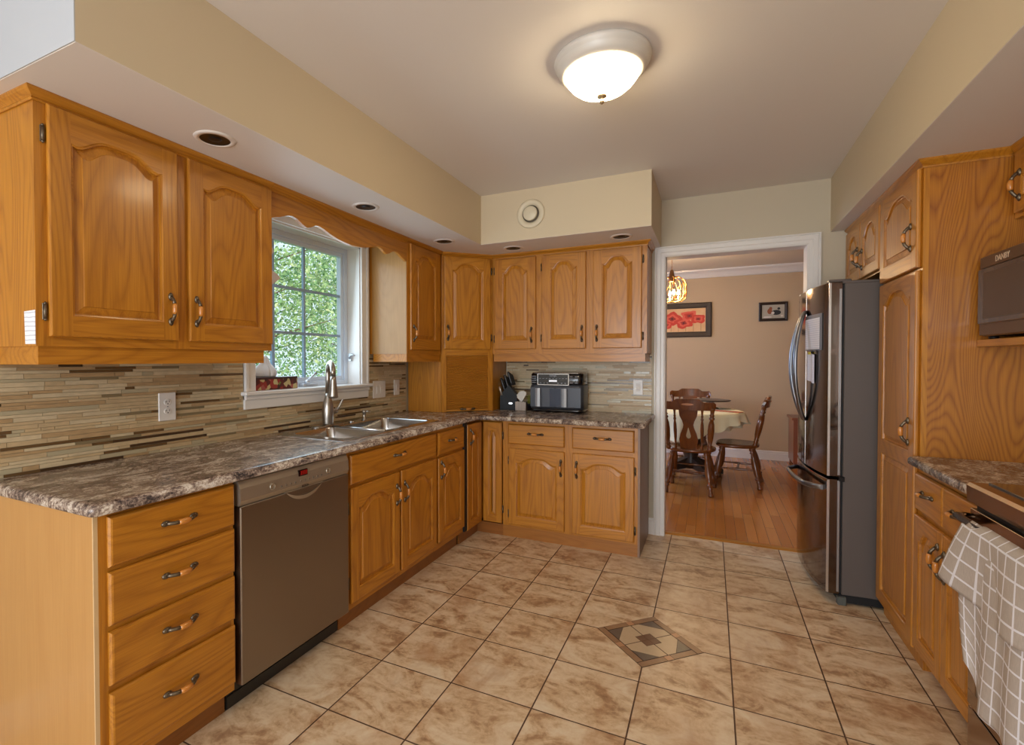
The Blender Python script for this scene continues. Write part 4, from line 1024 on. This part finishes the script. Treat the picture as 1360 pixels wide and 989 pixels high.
# knife block
c = thing('knife_block', 'black knife block full of black-handled knives beside the appliance garage', 'knife block', (.724, 3.92, CZ1 + .0003), 12)
q = B(); q.prism([(-.085, 0), (.055, 0), (.055, .115), (-.015, .205), (-.085, .12)], -.05, .05, 'x' if False else 'y'); 
recalc(q.done('block', mat('knife_block_black', lin(12, 13, 14), .5, spec=.25), c))
q = B(); L = [[(.002 + .017 * k * cos(a), -.0505 - y, .055 + .008 * k * sin(a)) for a in [2 * pi * i / 20 for i in range(20)]] for k, y in ((1, 0), (1, .001))]; q.loft(L, 0); q.done('badge', mat('badge_silver', lin(190, 190, 190), .3, .8), c)
tip = mat('knife_bolster', lin(220, 214, 200), .25, .9)
n_ = 0
for row, y in ((0, -.032), (1, -.002), (2, .028)):
    for k in range(3):
        bx = -.046 + .029 * k + .006 * row; bz = .150 + .026 * k - .0; ln_ = .115 - .012 * row
        dx, dz = -.30, .95
        q = B(); x0, z0 = bx, bz + (.0)
        q.tube([(x0 + dx * s_, y, z0 + dz * s_) for s_ in (0, .02, ln_ * .6, ln_ - .01, ln_)], [.009, .010, .0105, .011, .007], 8, 0)
        q.tube([(x0 + dx * s_, y, z0 + dz * s_) for s_ in (ln_, ln_ + .003)], .006, 8, 1)
        kn = recalc(q.done('kitchen_knife', [BPLAS, tip], None)); kn.parent = None
        kn.matrix_world = Matrix.Translation((.724, 3.92, CZ1 + .0003)) @ Matrix.Rotation(R(12), 4, 'Z')
        tag(kn, 'black-handled kitchen knife standing in the knife block', 'knife', 'knives in the knife block')
q = B(); q.tube([(-.070, -.052, .12), (-.082, -.054, .165), (-.090, -.054, .19)], [.008, .009, .008], 8); sh = recalc(q.done('sharpening_steel', mat('steel_handle', lin(205, 198, 186), .3, .7))); sh.location = (.724, 3.92, CZ1); sh.rotation_euler = (0, 0, R(12)); tag(sh, 'silver handle at the near left of the knife block', 'knife')
# white holder, spatula, plant
WB = (.826, 3.885)
c = thing('utensil_holder', 'small square holder with whitewashed slats between knife block and air fryer', 'holder', (WB[0], WB[1], CZ1 + .0003), 5)
q = B(); q.box((-.042, -.032, 0), (.042, .032, .070)); q.done('box', mat('whitewashed_wood_dark', lin(120, 108, 98), .7), c)
q = B()
for k in range(7): q.box((-.042 + .0125 * k, -.036, .002), (-.042 + .0125 * k + .009, -.032, .076 if k % 2 else .072), 0, .001)
q.done('slat', mat('whitewashed_wood', lin(188, 176, 166), .7), c)
q = B(); P = [(0, .068), (.012, .09), (.040, .14), (.034, .158), (.010, .165), (-.018, .160), (-.030, .145), (-.050, .120), (-.020, .095)]
q.prism(P, -.003, .003, 'y'); o = recalc(q.done('spatula', mat('pale_silicone', lin(206, 200, 190), .5))); o.location = (WB[0], WB[1] - .015, CZ1 - .006); o.rotation_euler = (R(-8), 0, 0); tag(o, 'pale fan-shaped spatula head standing in the slatted holder', 'spatula')
c = thing('small_plant', 'little yellow-green sprig in a dark pot between the holder and the air fryer', 'plant', (.872, 3.93, CZ1 + .0003), 0)
q = B(); q.lathe([(.022, 0), (.026, .05), (.028, .055), (.024, .055)], n=14); q.done('pot', BPLAS, c)
q = B(); rnd = random.Random(4)
for k in range(46):
    a = rnd.random() * 6.28; r_ = rnd.random() * .022; z = .05 + rnd.random() * .075; x, y = r_ * cos(a), r_ * sin(a); s_ = .008
    d = Vector((rnd.uniform(-1, 1), rnd.uniform(-1, 1), rnd.uniform(-.3, 1))).normalized() * s_; e = d.orthogonal().normalized() * s_ * .5; p = Vector((x, y, z))
    q.quad([tuple(p - d), tuple(p + e), tuple(p + d), tuple(p - e)], 0)
for k in range(8): a = k; q.tube([(0, 0, .05), (.01 * cos(a), .01 * sin(a), .09), (.018 * cos(a), .018 * sin(a), .12)], .0012, 5)
q.done('leaves', mat('yellow_green_leaf', lin(150, 150, 50), .5), c)
# tissue box
c = thing('tissue_box', 'red-brown patterned tissue box with a white tissue, on the left of the window sill', 'tissue box', (-.054, 2.130, 1.1565), 0)
tm = mat('harvest_print_cardboard', lin(120, 60, 50), .5); t = NT(tm); vo = t.n('ShaderNodeTexVoronoi'); t.l(t.mapping(t.coord('Object'), (1, 1, .8)), vo.inputs['Vector']); vo.inputs['Scale'].default_value = 42
t.l(t.ramp(vo.outputs['Color'], [(0, lin(96, 40, 36)), (.35, lin(150, 52, 44)), (.45, lin(70, 40, 36)), (.6, lin(196, 180, 130)), (.72, lin(170, 90, 80)), (.82, lin(110, 130, 60)), (.9, lin(190, 190, 200))], 'CONSTANT'), t.b.inputs['Base Color'])
q = B(); q.box((-.045, -.155, 0), (.045, .155, .070), 0, .002); bxo = q.done('box', tm, c)
q = B(); q.box((-.0455, -.1555, .058), (.0455, .1555, .0705), 0, .002); q.done('lid_band', mat('dark_maroon_card', lin(70, 44, 40), .4), bxo)
def tis(u, v):
    a = u * 2 * pi; r_ = (.050 * (1 - v) ** .7 + .006) * (1 + .5 * sin(pi * min(1, v * 1.6)) * (v < .6)); fold = 1 + .22 * sin(3 * a + 1)
    return (r_ * .35 * cos(a) * fold, -.03 + r_ * 1.15 * sin(a) * fold - .012 * v, .071 + .118 * v + .012 * sin(2 * a) * (1 - v) * v)
sheet('tissue', tis, 30, 14, lambda u, v: (u, v), mat('tissue_white', lin(236, 240, 250), .8), c, .001)
# hanging ornament in the window
c = thing('hanging_ornament', 'pale fabric bird ornament hanging on a cord at the left of the window', 'ornament', (-.03, 2.075, 0))
q = B(); q.tube([(0, .0, 2.09), (0, .001, 1.82), (0, 0, 1.55)], .0018, 6); q.done('cord', mat('brown_cord', lin(90, 70, 60), .6), c)
for z, s_, nm in ((1.80, .085, 'wing'), (1.945, .045, 'wing')):
    q = B(); P = [(-.05, z + .03), (.02, z + .035), (s_ * .9, z + .012), (s_ * 1.15, z - .008), (s_ * .8, z - .03), (s_ * .3, z - .06), (-.02, z - .05)]
    q.prism(P, -.006, .006, 'x'); recalc(q.done(nm, mat('pale_mauve_fabric', lin(226, 218, 224), .8), c))
q = B(); q.lathe([(.004, 0), (.012, .012), (.010, .03), (.004, .045)], (0, 0, 1.525), 12); q.done('weight', mat('dark_weight', lin(90, 60, 50), .5), c)

# ================================================================== CEILING FITTINGS
c = thing('ceiling_light', 'round flush ceiling lamp with a glowing white glass dome and silver ring', 'ceiling light', (1.806, 2.085, ZC), 0)
LR = mat('satin_nickel_ring', lin(214, 208, 200), .45, .1)
q = B(); q.lathe([(.120, -.0003), (.182, -.0003), (.186, -.008), (.184, -.020), (.177, -.027), (.175, -.033), (.170, -.046), (.162, -.054), (.155, -.060), (.147, -.063), (.143, -.060), (.142, -.050)], n=56, cap=False); q.done('ring', LR, c)
GL = mat('lit_opal_glass', lin(255, 250, 240), .3, emit=(1.0, .80, .50, 1), es=14)
q = B(); q.lathe([(.146, -.050), (.145, -.062), (.138, -.078), (.122, -.099), (.098, -.119), (.068, -.133), (.034, -.141), (.012, -.142)], n=56); q.done('glass_dome', GL, c)
q = B(); q.lathe([(.004, -.139), (.019, -.143), (.019, -.149), (.010, -.154), (.006, -.159), (.010, -.166), (.009, -.173), (.001, -.179)], n=20); q.done('finial', mat('brushed_brass_finial', lin(170, 150, 120), .3, .8), c)
spots = [(.508, 1.350, 'nearest the camera over the large wall cabinet'), (.502, 2.279, 'in front of the window valance'), (.506, 3.168, 'over the narrow cabinet right of the window'), (.866, 3.585, 'left one over the back wall cabinet'), (1.648, 3.580, 'right one over the back wall cabinet')]
SPB = mat('spot_black_baffle', lin(10, 9, 9), .35)
proto = None
for x, y, l in spots:
    lb = 'recessed soffit spotlight ' + l
    if proto is None:
        proto = thing('recessed_spotlight', lb, 'spotlight', (x, y, ZS - .0016), 0, 'recessed soffit spotlights')
        q = B(); q.lathe([(.052, -.001), (.054, -.005), (.066, -.005), (.073, -.002), (.074, 0)], n=36, cap=False); q.done('ring', WPLAS, proto)
        q = B(); q.lathe([(.0535, -.0035), (.040, -.002), (.02, -.0012), (.001, -.001)], n=36, cap=False); q.done('baffle', SPB, proto)
        q = B(); q.lathe([(.024, -.0015), (.022, -.004), (.008, -.005), (.001, -.005)], n=24, cap=False); q.done('bulb', mat('unlit_bulb', lin(16, 14, 14), .4), proto)
    else:
        o = inst(proto, None, (x, y, ZS - .0016)); tag(o, lb, 'spotlight', 'recessed soffit spotlights')
        for ch in proto.children: inst(ch, o)
c = thing('wall_vent', 'round cream exhaust vent on the face of the back soffit', 'vent', (1.073, 3.3815, 2.334), 0)
q = B(); q.lathe([(.098, 0), (.100, -.004), (.094, -.010), (.080, -.012), (.070, -.008), (.062, -.004), (.060, 0)], n=48, ax='y', cap=False); q.done('rim', mat('cream_vent', lin(214, 202, 176), .4), c)
q = B(); q.lathe([(.060, -.001), (.001, -.001)], n=40, ax='y', cap=False); q.done('throat', mat('vent_throat', lin(90, 80, 66), .6), c)
q = B(); q.lathe([(.044, -.006), (.050, -.012), (.050, -.020), (.044, -.024), (.001, -.025)], n=40, ax='y', cap=False); q.done('disc', bpy.data.materials['cream_vent'], c)

# ================================================================== DINING ROOM
CH = oak('chair_oak', 'z', (126, 70, 28), (66, 34, 12), rings=7, rough=.25, coat=.5); DK = mat('dark_walnut_paint', lin(52, 38, 30), .35, coat=.2)
def turned(p0, p1, r, n=12, bulbs=True):
    """points and radii for a turned spindle"""
    P0, P1 = Vector(p0), Vector(p1)
    S_ = [(0, .62), (.03, .85), (.07, .85), (.09, .55), (.12, .95), (.15, .55), (.30, .95), (.48, 1.15), (.62, 1.0), (.72, .6), (.74, .95), (.77, .95), (.79, .55), (.82, .9), (.85, .6), (.93, .75), (.97, .95), (1, .8)]
    return [tuple(P0.lerp(P1, s_)) for s_, _ in S_], [r * k for _, k in S_]
def make_chair(name, label, loc, rz):
    c = thing(name, label, 'chair', loc, rz, 'oak dining chairs around the table')
    q = B(); P = []
    for i in range(28):
        a = 2 * pi * i / 28; x = .225 * (abs(cos(a)) ** .75) * (1 if cos(a) > 0 else -1); y = .205 * (abs(sin(a)) ** .75) * (1 if sin(a) > 0 else -1); x *= 1 + .12 * y / .2; P.append((x, y))
    q.loft([[(x * k, y * k, z) for x, y in P] for k, z in ((.90, .405), (.99, .412), (1.0, .425), (.99, .436), (.94, .442), (.6, .434), (.1, .432))], 0, True); recalc(q.done('seat', CH, c))
    feet = {}
    for sx in (-1, 1):
        for sy in (-1, 1):
            top = (sx * .150, sy * .135, .412); bot = (sx * .205, sy * .20 + (-.02 if sy < 0 else 0), 0.0); feet[(sx, sy)] = (Vector(top), Vector(bot))
            q = B(); pp, rr = turned(top, bot, .028); q.tube(pp, rr, 12); recalc(q.done('leg', CH, c))
    mid = lambda k, t: feet[k][0].lerp(feet[k][1], t)
    for sx in (-1, 1):
        q = B(); pp, rr = turned(mid((sx, -1), .55), mid((sx, 1), .55), .011); q.tube(pp, rr, 8); q.done('stretcher', CH, c)
    q = B(); pp, rr = turned((mid((-1, -1), .55) + mid((-1, 1), .55)) / 2, (mid((1, -1), .55) + mid((1, 1), .55)) / 2, .011); q.tube(pp, rr, 8); q.done('stretcher', CH, c)
    for t_ in (.45, .68):
        q = B(); pp, rr = turned(mid((-1, 1), t_), mid((1, 1), t_), .011); q.tube(pp, rr, 8); q.done('stretcher', CH, c)
    yb = lambda z: -.165 - (z - .43) * .20
    for sx in (-1, 1):
        q = B(); pp, rr = turned((sx * .185, yb(.43), .43), (sx * .215, yb(.86), .865), .027); q.tube(pp, rr, 10); q.done('back_post', CH, c)
        q = B(); pp, rr = turned((sx * .118, yb(.43), .43), (sx * .125, yb(.84), .845), .014); q.tube(pp, rr, 8); q.done('spindle', CH, c)
    M_ = Matrix.Translation((0, yb(.43), .43)) @ Matrix.Rotation(R(11.3), 4, 'X')
    q = B(); q.M = M_
    sp_ = [(.075, .0), (.078, .06), (.085, .11), (.072, .17), (.05, .23), (.045, .26), (.055, .30), (.078, .35), (.085, .40), (.085, .43)]
    out_ = [(x, z) for x, z in sp_] + [(-x, z) for x, z in reversed(sp_)]
    hole = [(.022 * cos(a) * (1 if sin(a) < 0 else (1 - .75 * sin(a))), .15 + (.032 if sin(a) < 0 else .085) * sin(a)) for a in [2 * pi * i / 18 for i in range(18)]]
    lo_, hi_ = -.007, .007
    allp = out_ + hole; n1 = len(out_)
    for y_ in (lo_, hi_):
        vi = [q.vert((a, y_, b_)) for a, b_ in allp]
        for tt in geometry.tessellate_polygon([[Vector((a, b_, 0)) for a, b_ in out_], [Vector((a, b_, 0)) for a, b_ in hole]]): q.face([vi[k] for k in tt])
    for loop_ in (out_, hole):
        for i in range(len(loop_)): a, b_ = loop_[i], loop_[(i + 1) % len(loop_)]; q.quad([(a[0], lo_, a[1]), (b_[0], lo_, b_[1]), (b_[0], hi_, b_[1]), (a[0], hi_, a[1])])
    recalc(q.done('splat', CH, c))
    q = B(); n = 24; L = []
    for i in range(n + 1):
        t = 2 * i / n - 1; x = .245 * t; top = .945 if abs(t) < .38 else .945 - .030 * ss(.38, .62, abs(t)) + .004 * ss(.75, .95, abs(t)) ; bot = .835 + .03 * ss(.85, 1.0, abs(t)); top -= .02 * ss(.93, 1.0, abs(t))
        y0 = yb(.86) - .045 * (1 - t * t) ; y1 = y0 + .022
        L.append([(x, y0, bot), (x, y1, bot), (x, y1 - .012, top - .006), (x, y1 - .018, top), (x, y0 - .012, top), (x, y0 - .016, top - .006)])
    q.loft(L, 0, False); cr = recalc(q.done('crest_rail', CH, c))
    q = B(); yy = yb(.86) - .045
    L = [[(.055 * k * cos(a), yy - .010 - .004 + y_, .893 + .010 * k * sin(a)) for a in [2 * pi * i / 20 for i in range(20)]] for k, y_ in ((1, .004), (1, -.0005))]
    q.loft(L, 0); recalc(q.done('crest_inlay', mat('carved_inlay', lin(196, 132, 76), .3), cr))
    return c
make_chair('dining_chair', 'oak dining chair nearest the kitchen, its splat back turned to the camera', (2.02, 5.63, 0), -4)
make_chair('dining_chair', 'oak dining chair at the right of the table, seen from the side', (2.46, 6.14, 0), 84)
make_chair('dining_chair', 'oak dining chair on the far side of the table facing the camera', (1.97, 6.98, 0), 183)
# table
TC = (2.00, 6.30)
c = thing('dining_table', 'round dining table on a dark pedestal base in the next room', 'table', (TC[0], TC[1], 0), 20)
q = B(); q.lathe([(.50, .725), (.52, .732), (.52, .748), (.51, .755)], n=48); q.done('tabletop', CH, c)
q = B(); q.lathe([(.09, .10), (.11, .15), (.07, .22), (.10, .32), (.12, .42), (.08, .52), (.10, .62), (.20, .70), (.30, .725)], n=28); q.done('pedestal', DK, c)
for k in range(4):
    a = pi / 2 * k + .3; q = B(); d = Vector((cos(a), sin(a), 0)); e = Vector((-sin(a), cos(a), 0)); L = []
    for r_, z, w_, h_ in ((.06, .16, .035, .06), (.18, .13, .032, .045), (.30, .07, .028, .035), (.40, .035, .030, .03)):
        p = d * r_; L.append([tuple(p + e * w_ + Vector((0, 0, z + h_))), tuple(p - e * w_ + Vector((0, 0, z + h_))), tuple(p - e * w_ + Vector((0, 0, z - h_ if z - h_ > 0 else 0))), tuple(p + e * w_ + Vector((0, 0, z - h_ if z - h_ > 0 else 0)))])
    q.loft(L, 0); recalc(q.done('foot', DK, c))
def cloth(u, v):
    a = u * 2 * pi; top = .527
    if v < .4: r_ = top * v / .4; return (TC[0] + r_ * cos(a), TC[1] + r_ * sin(a), .7585)
    k = (v - .4) / .6; drop = .09 + .205 * cos(a + R(112)) ** 2 
    wv = .022 * sin(17 * a) * k + .012 * sin(7 * a + 1) * k; drop += .010 * sin(17 * a + .6)
    r_ = top + .012 * min(1, k * 5) + .03 * k + wv
    return (TC[0] + r_ * cos(a), TC[1] + r_ * sin(a), .7585 - .004 * min(1, k * 8) - drop * k)
CLM = mat('pale_green_cloth', lin(246, 240, 206), .8, spec=.15)
o = sheet('tablecloth', cloth, 110, 26, lambda u, v: (u, v), CLM, None, .0015); tag(o, 'pale yellow-green tablecloth draped over the round dining table', 'tablecloth')
pm = mat('red_woven_mat', lin(150, 60, 34), .8); t = NT(pm); ck = t.n('ShaderNodeTexChecker'); t.l(t.coord('Object'), ck.inputs[0]); ck.inputs['Scale'].default_value = 60; ck.inputs['Color1'].default_value = lin(150, 50, 30); ck.inputs['Color2'].default_value = lin(196, 120, 70); t.l(ck.outputs[0], t.b.inputs['Base Color'])
q = B(); q.box((-.22, -.055, 0), (.22, .055, .005), 0, .002); o = q.done('table_runner', pm); o.location = (2.30, 6.22, .760); o.rotation_euler = (0, 0, R(-28)); tag(o, 'red woven runner lying on the right side of the tablecloth', 'runner')
c = thing('lazy_susan', 'dark wooden lazy susan standing on the tablecloth', 'tray', (2.20, 6.52, .7605), 0)
q = B(); q.lathe([(.09, 0), (.07, .015), (.03, .03), (.03, .07), (.06, .085)], n=28); q.done('stand', CH, c)
q = B(); q.lathe([(.05, .085), (.20, .088), (.21, .094), (.21, .100), (.19, .104)], n=40); q.done('tray', DK, c)
# chandelier
c = thing('chandelier', 'lit gold cage chandelier hanging over the dining table', 'chandelier', (1.795, 6.20, 0), 0)
GOLD = mat('warm_gold_metal', lin(214, 160, 84), .25, 1)
q = B(); q.lathe([(.004, 2.545), (.06, 2.55), (.06, 2.56)], n=20); q.done('canopy', GOLD, c)
q = B(); n = 10
for i in range(n):
    z = 2.345 + .02 * i
    L = [(.006 * cos(a) if i % 2 else 0, 0 if i % 2 else .006 * cos(a), z + .011 * sin(a) + .01) for a in [2 * pi * k / 10 for k in range(11)]]; q.tube(L, .0022, 5)
q.done('chain', GOLD, c)
q = B(); q.lathe([(.012, 2.345), (.02, 2.33), (.032, 2.26), (.04, 2.215), (.03, 2.205)], n=20, cap=True); q.done('crown_cap', mat('aged_bronze', lin(96, 70, 48), .35, .8), c)
q = B()
for k in range(8):
    a = 2 * pi * k / 8 + .2; R_ = .155
    pts = [(.03, 2.262), (.09, 2.255), (.135, 2.22), (R_, 2.16), (R_, 2.06), (.145, 2.02), (.11, 1.985), (.05, 1.975), (.0, 1.985)]
    q.tube([(r_ * cos(a), r_ * sin(a), z) for r_, z in pts], .0045, 6)
    # small arched inner frames
    m_ = [(cos(a + .39 * s_) * R_ * .98, sin(a + .39 * s_) * R_ * .98, 2.03 + .16 * sin(pi * (s_ + 1) / 2)) for s_ in [-1, -.8, -.4, 0, .4, .8, 1]]
    q.tube(m_, .003, 5)
q.tube([(.15 * cos(a), .15 * sin(a), 2.03) for a in [2 * pi * k / 32 for k in range(33)]], .004, 6); q.done('cage', GOLD, c)
BULB = mat('lit_candle_bulb', lin(255, 230, 180), .3, emit=(1, .72, .38, 1), es=22)
for k in range(4):
    a = pi / 2 * k + .35; x, y = .075 * cos(a), .075 * sin(a)
    q = B(); q.lathe([(.011, 0), (.011, .055)], (x, y, 1.995), 12); cd_ = q.done('candle', mat('cream_candle', lin(230, 215, 180), .5), c)
    q = B(); q.lathe([(.006, .0), (.013, .015), (.016, .03), (.011, .05), (.003, .068)], (x, y, 2.05), 12); q.done('bulb', BULB, cd_)
pl = bpy.data.lights.new('chandelier_glow', 'POINT'); pl.energy = 13; pl.color = (1, .72, .40); pl.shadow_soft_size = .08
po = bpy.data.objects.new('chandelier_glow', pl); COL.objects.link(po); po.location = (1.795, 6.20, 2.09)
# pictures
def picture(name, label, x0, x1, z0, z1, fw, canvasm, extra):
    c = thing(name, label, 'picture', ((x0 + x1) / 2, YD - .001, (z0 + z1) / 2), 0); w_, h_ = (x1 - x0) / 2, (z1 - z0) / 2
    q = B(); prof = [(0, 0), (0, .022), (.012, .030), (fw - .014, .024), (fw - .008, .018), (fw, .016), (fw, 0)]
    L = []
    for sx, sz in ((-1, -1), (1, -1), (1, 1), (-1, 1)): L.append([(sx * (w_ - o), -t_, sz * (h_ - o)) for o, t_ in prof])
    L.append(L[0]); q.loft(L, 0, False, True, False, False); recalc(q.done('frame', mat('espresso_frame', lin(48, 32, 24), .5), c))
    q = B(); q.box((-w_ + fw * .8, -.012, -h_ + fw * .8), (w_ - fw * .8, -.002, h_ - fw * .8)); cv = q.done('canvas', canvasm, c); extra(cv, w_ - fw, h_ - fw); return c
cm = mat('cream_canvas', lin(222, 176, 124), .6); t = NT(cm); nz = t.noise(t.coord('Object'), 9, 5); t.l(t.mix(nz, lin(214, 150, 96), lin(236, 206, 160)), t.b.inputs['Base Color'])
RED = [mat('poppy_red', lin(206, 58, 40), .6), mat('poppy_coral', lin(226, 96, 74), .6), mat('poppy_deep', lin(160, 34, 30), .6), mat('poppy_centre', lin(50, 26, 24), .6)]
def poppies(cv, w_, h_):
    q = B(); rnd = random.Random(3)
    for i, (cx, cz, r_) in enumerate([(-.85, .25, .30), (-.48, -.05, .36), (.02, .18, .42), (.38, -.30, .36), (.55, .45, .34), (.82, .10, .30), (-.15, -.45, .26), (-.9, -.35, .3)]):
        for j, (k, mm) in enumerate(((1, (0, 1, 0)[i % 3]), (.62, (1, 0, 1)[i % 3]), (.34, 2), (.12, 3))):
            P = []
            for s_ in range(22):
                a = 2 * pi * s_ / 22; rr = r_ * 1.65 * k * h_ * (1 + .16 * sin(4 * a + i) + .07 * sin(7 * a + 2 * i)); P.append((cx * w_ * .96 + rr * 1.15 * cos(a), cz * h_ * .8 + rr * .78 * sin(a)))
            P = [(max(-w_ * .98, min(w_ * .98, a)), max(-h_ * .98, min(h_ * .98, b_))) for a, b_ in P]
            q.prism(P, -.0122 - .0003 * j - .0013 * (i % 8) * .3, -.0119, 'y', mm)
    for i in range(9): x = (-.9 + .22 * i) * w_; q.box((x, -.0121, -h_ * .98), (x + .006, -.0119, -h_ * .1), 4)
    q.done('poppy', RED + [mat('stem_brown', lin(170, 120, 70), .6)], cv)
picture('poppy_painting', 'wide dark-framed painting of red poppies on the dining room wall', 1.18, 2.205, 1.642, 2.118, .075, cm, poppies)
gm_ = mat('grey_photo_ground', lin(176, 168, 152), .5)
def photo(cv, w_, h_):
    q = B()
    def ell(cx, cz, rx, rz, m, d): q.prism([(cx * w_ + rx * w_ * cos(a), cz * h_ + rz * h_ * sin(a)) for a in [2 * pi * k / 16 for k in range(16)]], -.0125 - d, -.0119, 'y', m)
    ell(-.30, .05, .22, .42, 0, 0); ell(-.22, .48, .14, .22, 0, .0002); ell(.28, -.15, .42, .38, 1, .0001); ell(.50, .42, .13, .18, 1, .0003); ell(-.02, -.2, .14, .2, 2, .0005); ell(.78, -.66, .12, .14, 2, .0005); ell(-.5, -.8, .4, .12, 2, .0004)
    q.done('figure', [mat('photo_brown', lin(140, 76, 40), .5), mat('photo_black', lin(26, 24, 28), .5), mat('photo_white', lin(214, 206, 196), .5)], cv)
picture('framed_photo', 'small dark-framed photograph on the dining room wall near the fridge', 2.765, 3.090, 1.832, 2.080, .036, gm_, photo)
# sideboard partly hidden behind the fridge
c = thing('sideboard', 'reddish-brown wooden sideboard end showing behind the fridge handles', 'sideboard', (3.11, YD - .46, 0), 0)
SB = mat('red_brown_wood', lin(140, 78, 52), .3, coat=.3)
q = B(); q.box((0, 0, .05), (.9, .44, .585), 0, .01); q.done('body', SB, c)
q = B(); q.box((-.02, -.02, .585), (.92, .45, .615), 0, .012); q.done('top', SB, c)
q = B()
for x in (.03, .87):
    for y in (.03, .41): q.box((x - .02, y - .02, 0), (x + .02, y + .02, .05))
q.done('foot', SB, c)

# ================================================================== OUTSIDE
o = S('ground_lawn', mat('grass', lin(96, 130, 60), .9), ((-40, -20, -1.2), (-.3, 45, -1.0)))
LF = mat('tree_leaf', lin(120, 160, 70), .6, spec=.2); t = NT(LF); oi = t.n('ShaderNodeTexWhiteNoise', noise_dimensions='1D'); geo = t.n('ShaderNodeNewGeometry'); t.l(geo.outputs['Random Per Island'], oi.inputs['W'])
t.l(t.ramp(oi.outputs['Value'], [(0, lin(92, 132, 92)), (.4, lin(132, 168, 116)), (.75, lin(172, 194, 138)), (1, lin(214, 218, 172))]), t.b.inputs['Base Color'])
tl = t.n('ShaderNodeBsdfTranslucent'); t.l(t.b.inputs['Base Color'].links[0].from_socket, tl.inputs[0]); ms = t.n('ShaderNodeMixShader'); ms.inputs[0].default_value = .45
t.l(t.b.outputs[0], ms.inputs[1]); t.l(tl.outputs[0], ms.inputs[2]); t.l(ms.outputs[0], t.t.nodes['Material Output'].inputs[0])
BK = mat('tree_bark', lin(92, 76, 60), .9)
def tree(label, x, y, h, rad, n, seed):
    rnd = random.Random(seed); c = thing('leafy_tree', label, 'tree', (x, y, -1.0), 0, 'trees outside the window')
    q = B(); q.tube([(0, 0, 0), (.05, .03, h * .4), (0, .1, h * .85)], [.13, .10, .03], 8)
    cl = []
    for k in range(26):
        a = rnd.random() * 6.28; z = h * rnd.uniform(.18, .98); r_ = rad * rnd.uniform(.2, .85) * (1.1 - .5 * abs(z / h - .5)); cl.append(Vector((r_ * cos(a), r_ * sin(a), z))); q.tube([(0, .04, z * .8), tuple(cl[-1] * .5 + Vector((0, 0, z * .42))), tuple(cl[-1])], [.02, .012, .004], 5)
    q.done('trunk', BK, c)
    q = B()
    for k in range(n):
        ce = rnd.choice(cl); p = ce + Vector((rnd.gauss(0, 1), rnd.gauss(0, 1), rnd.gauss(0, .8))) * rad * .26
        if p.z < .2: continue
        s_ = rnd.uniform(.022, .045); d = Vector((rnd.uniform(-1, 1), rnd.uniform(-1, 1), rnd.uniform(-1, 1))).normalized(); e = d.orthogonal().normalized()
        q.quad([tuple(p - d * s_), tuple(p + e * s_ * .55), tuple(p + d * s_), tuple(p - e * s_ * .55)], 0)
    q.done('foliage', LF, c)
tree('leafy green tree outside the window, its crown in the left panes', -3.6, 4.5, 6.5, 2.1, 15895, 1)
tree('leafy green tree outside the window, its crown in the right panes', -4.8, 8.9, 7.0, 2.2, 17340, 2)
tree('leafy tree standing farther behind the two near trees outside', -8.0, 8.6, 8.5, 2.8, 13005, 6)
tree('leafy tree standing farthest back, seen through gaps in the right panes', -8.5, 13.2, 9.5, 3.0, 13005, 9)
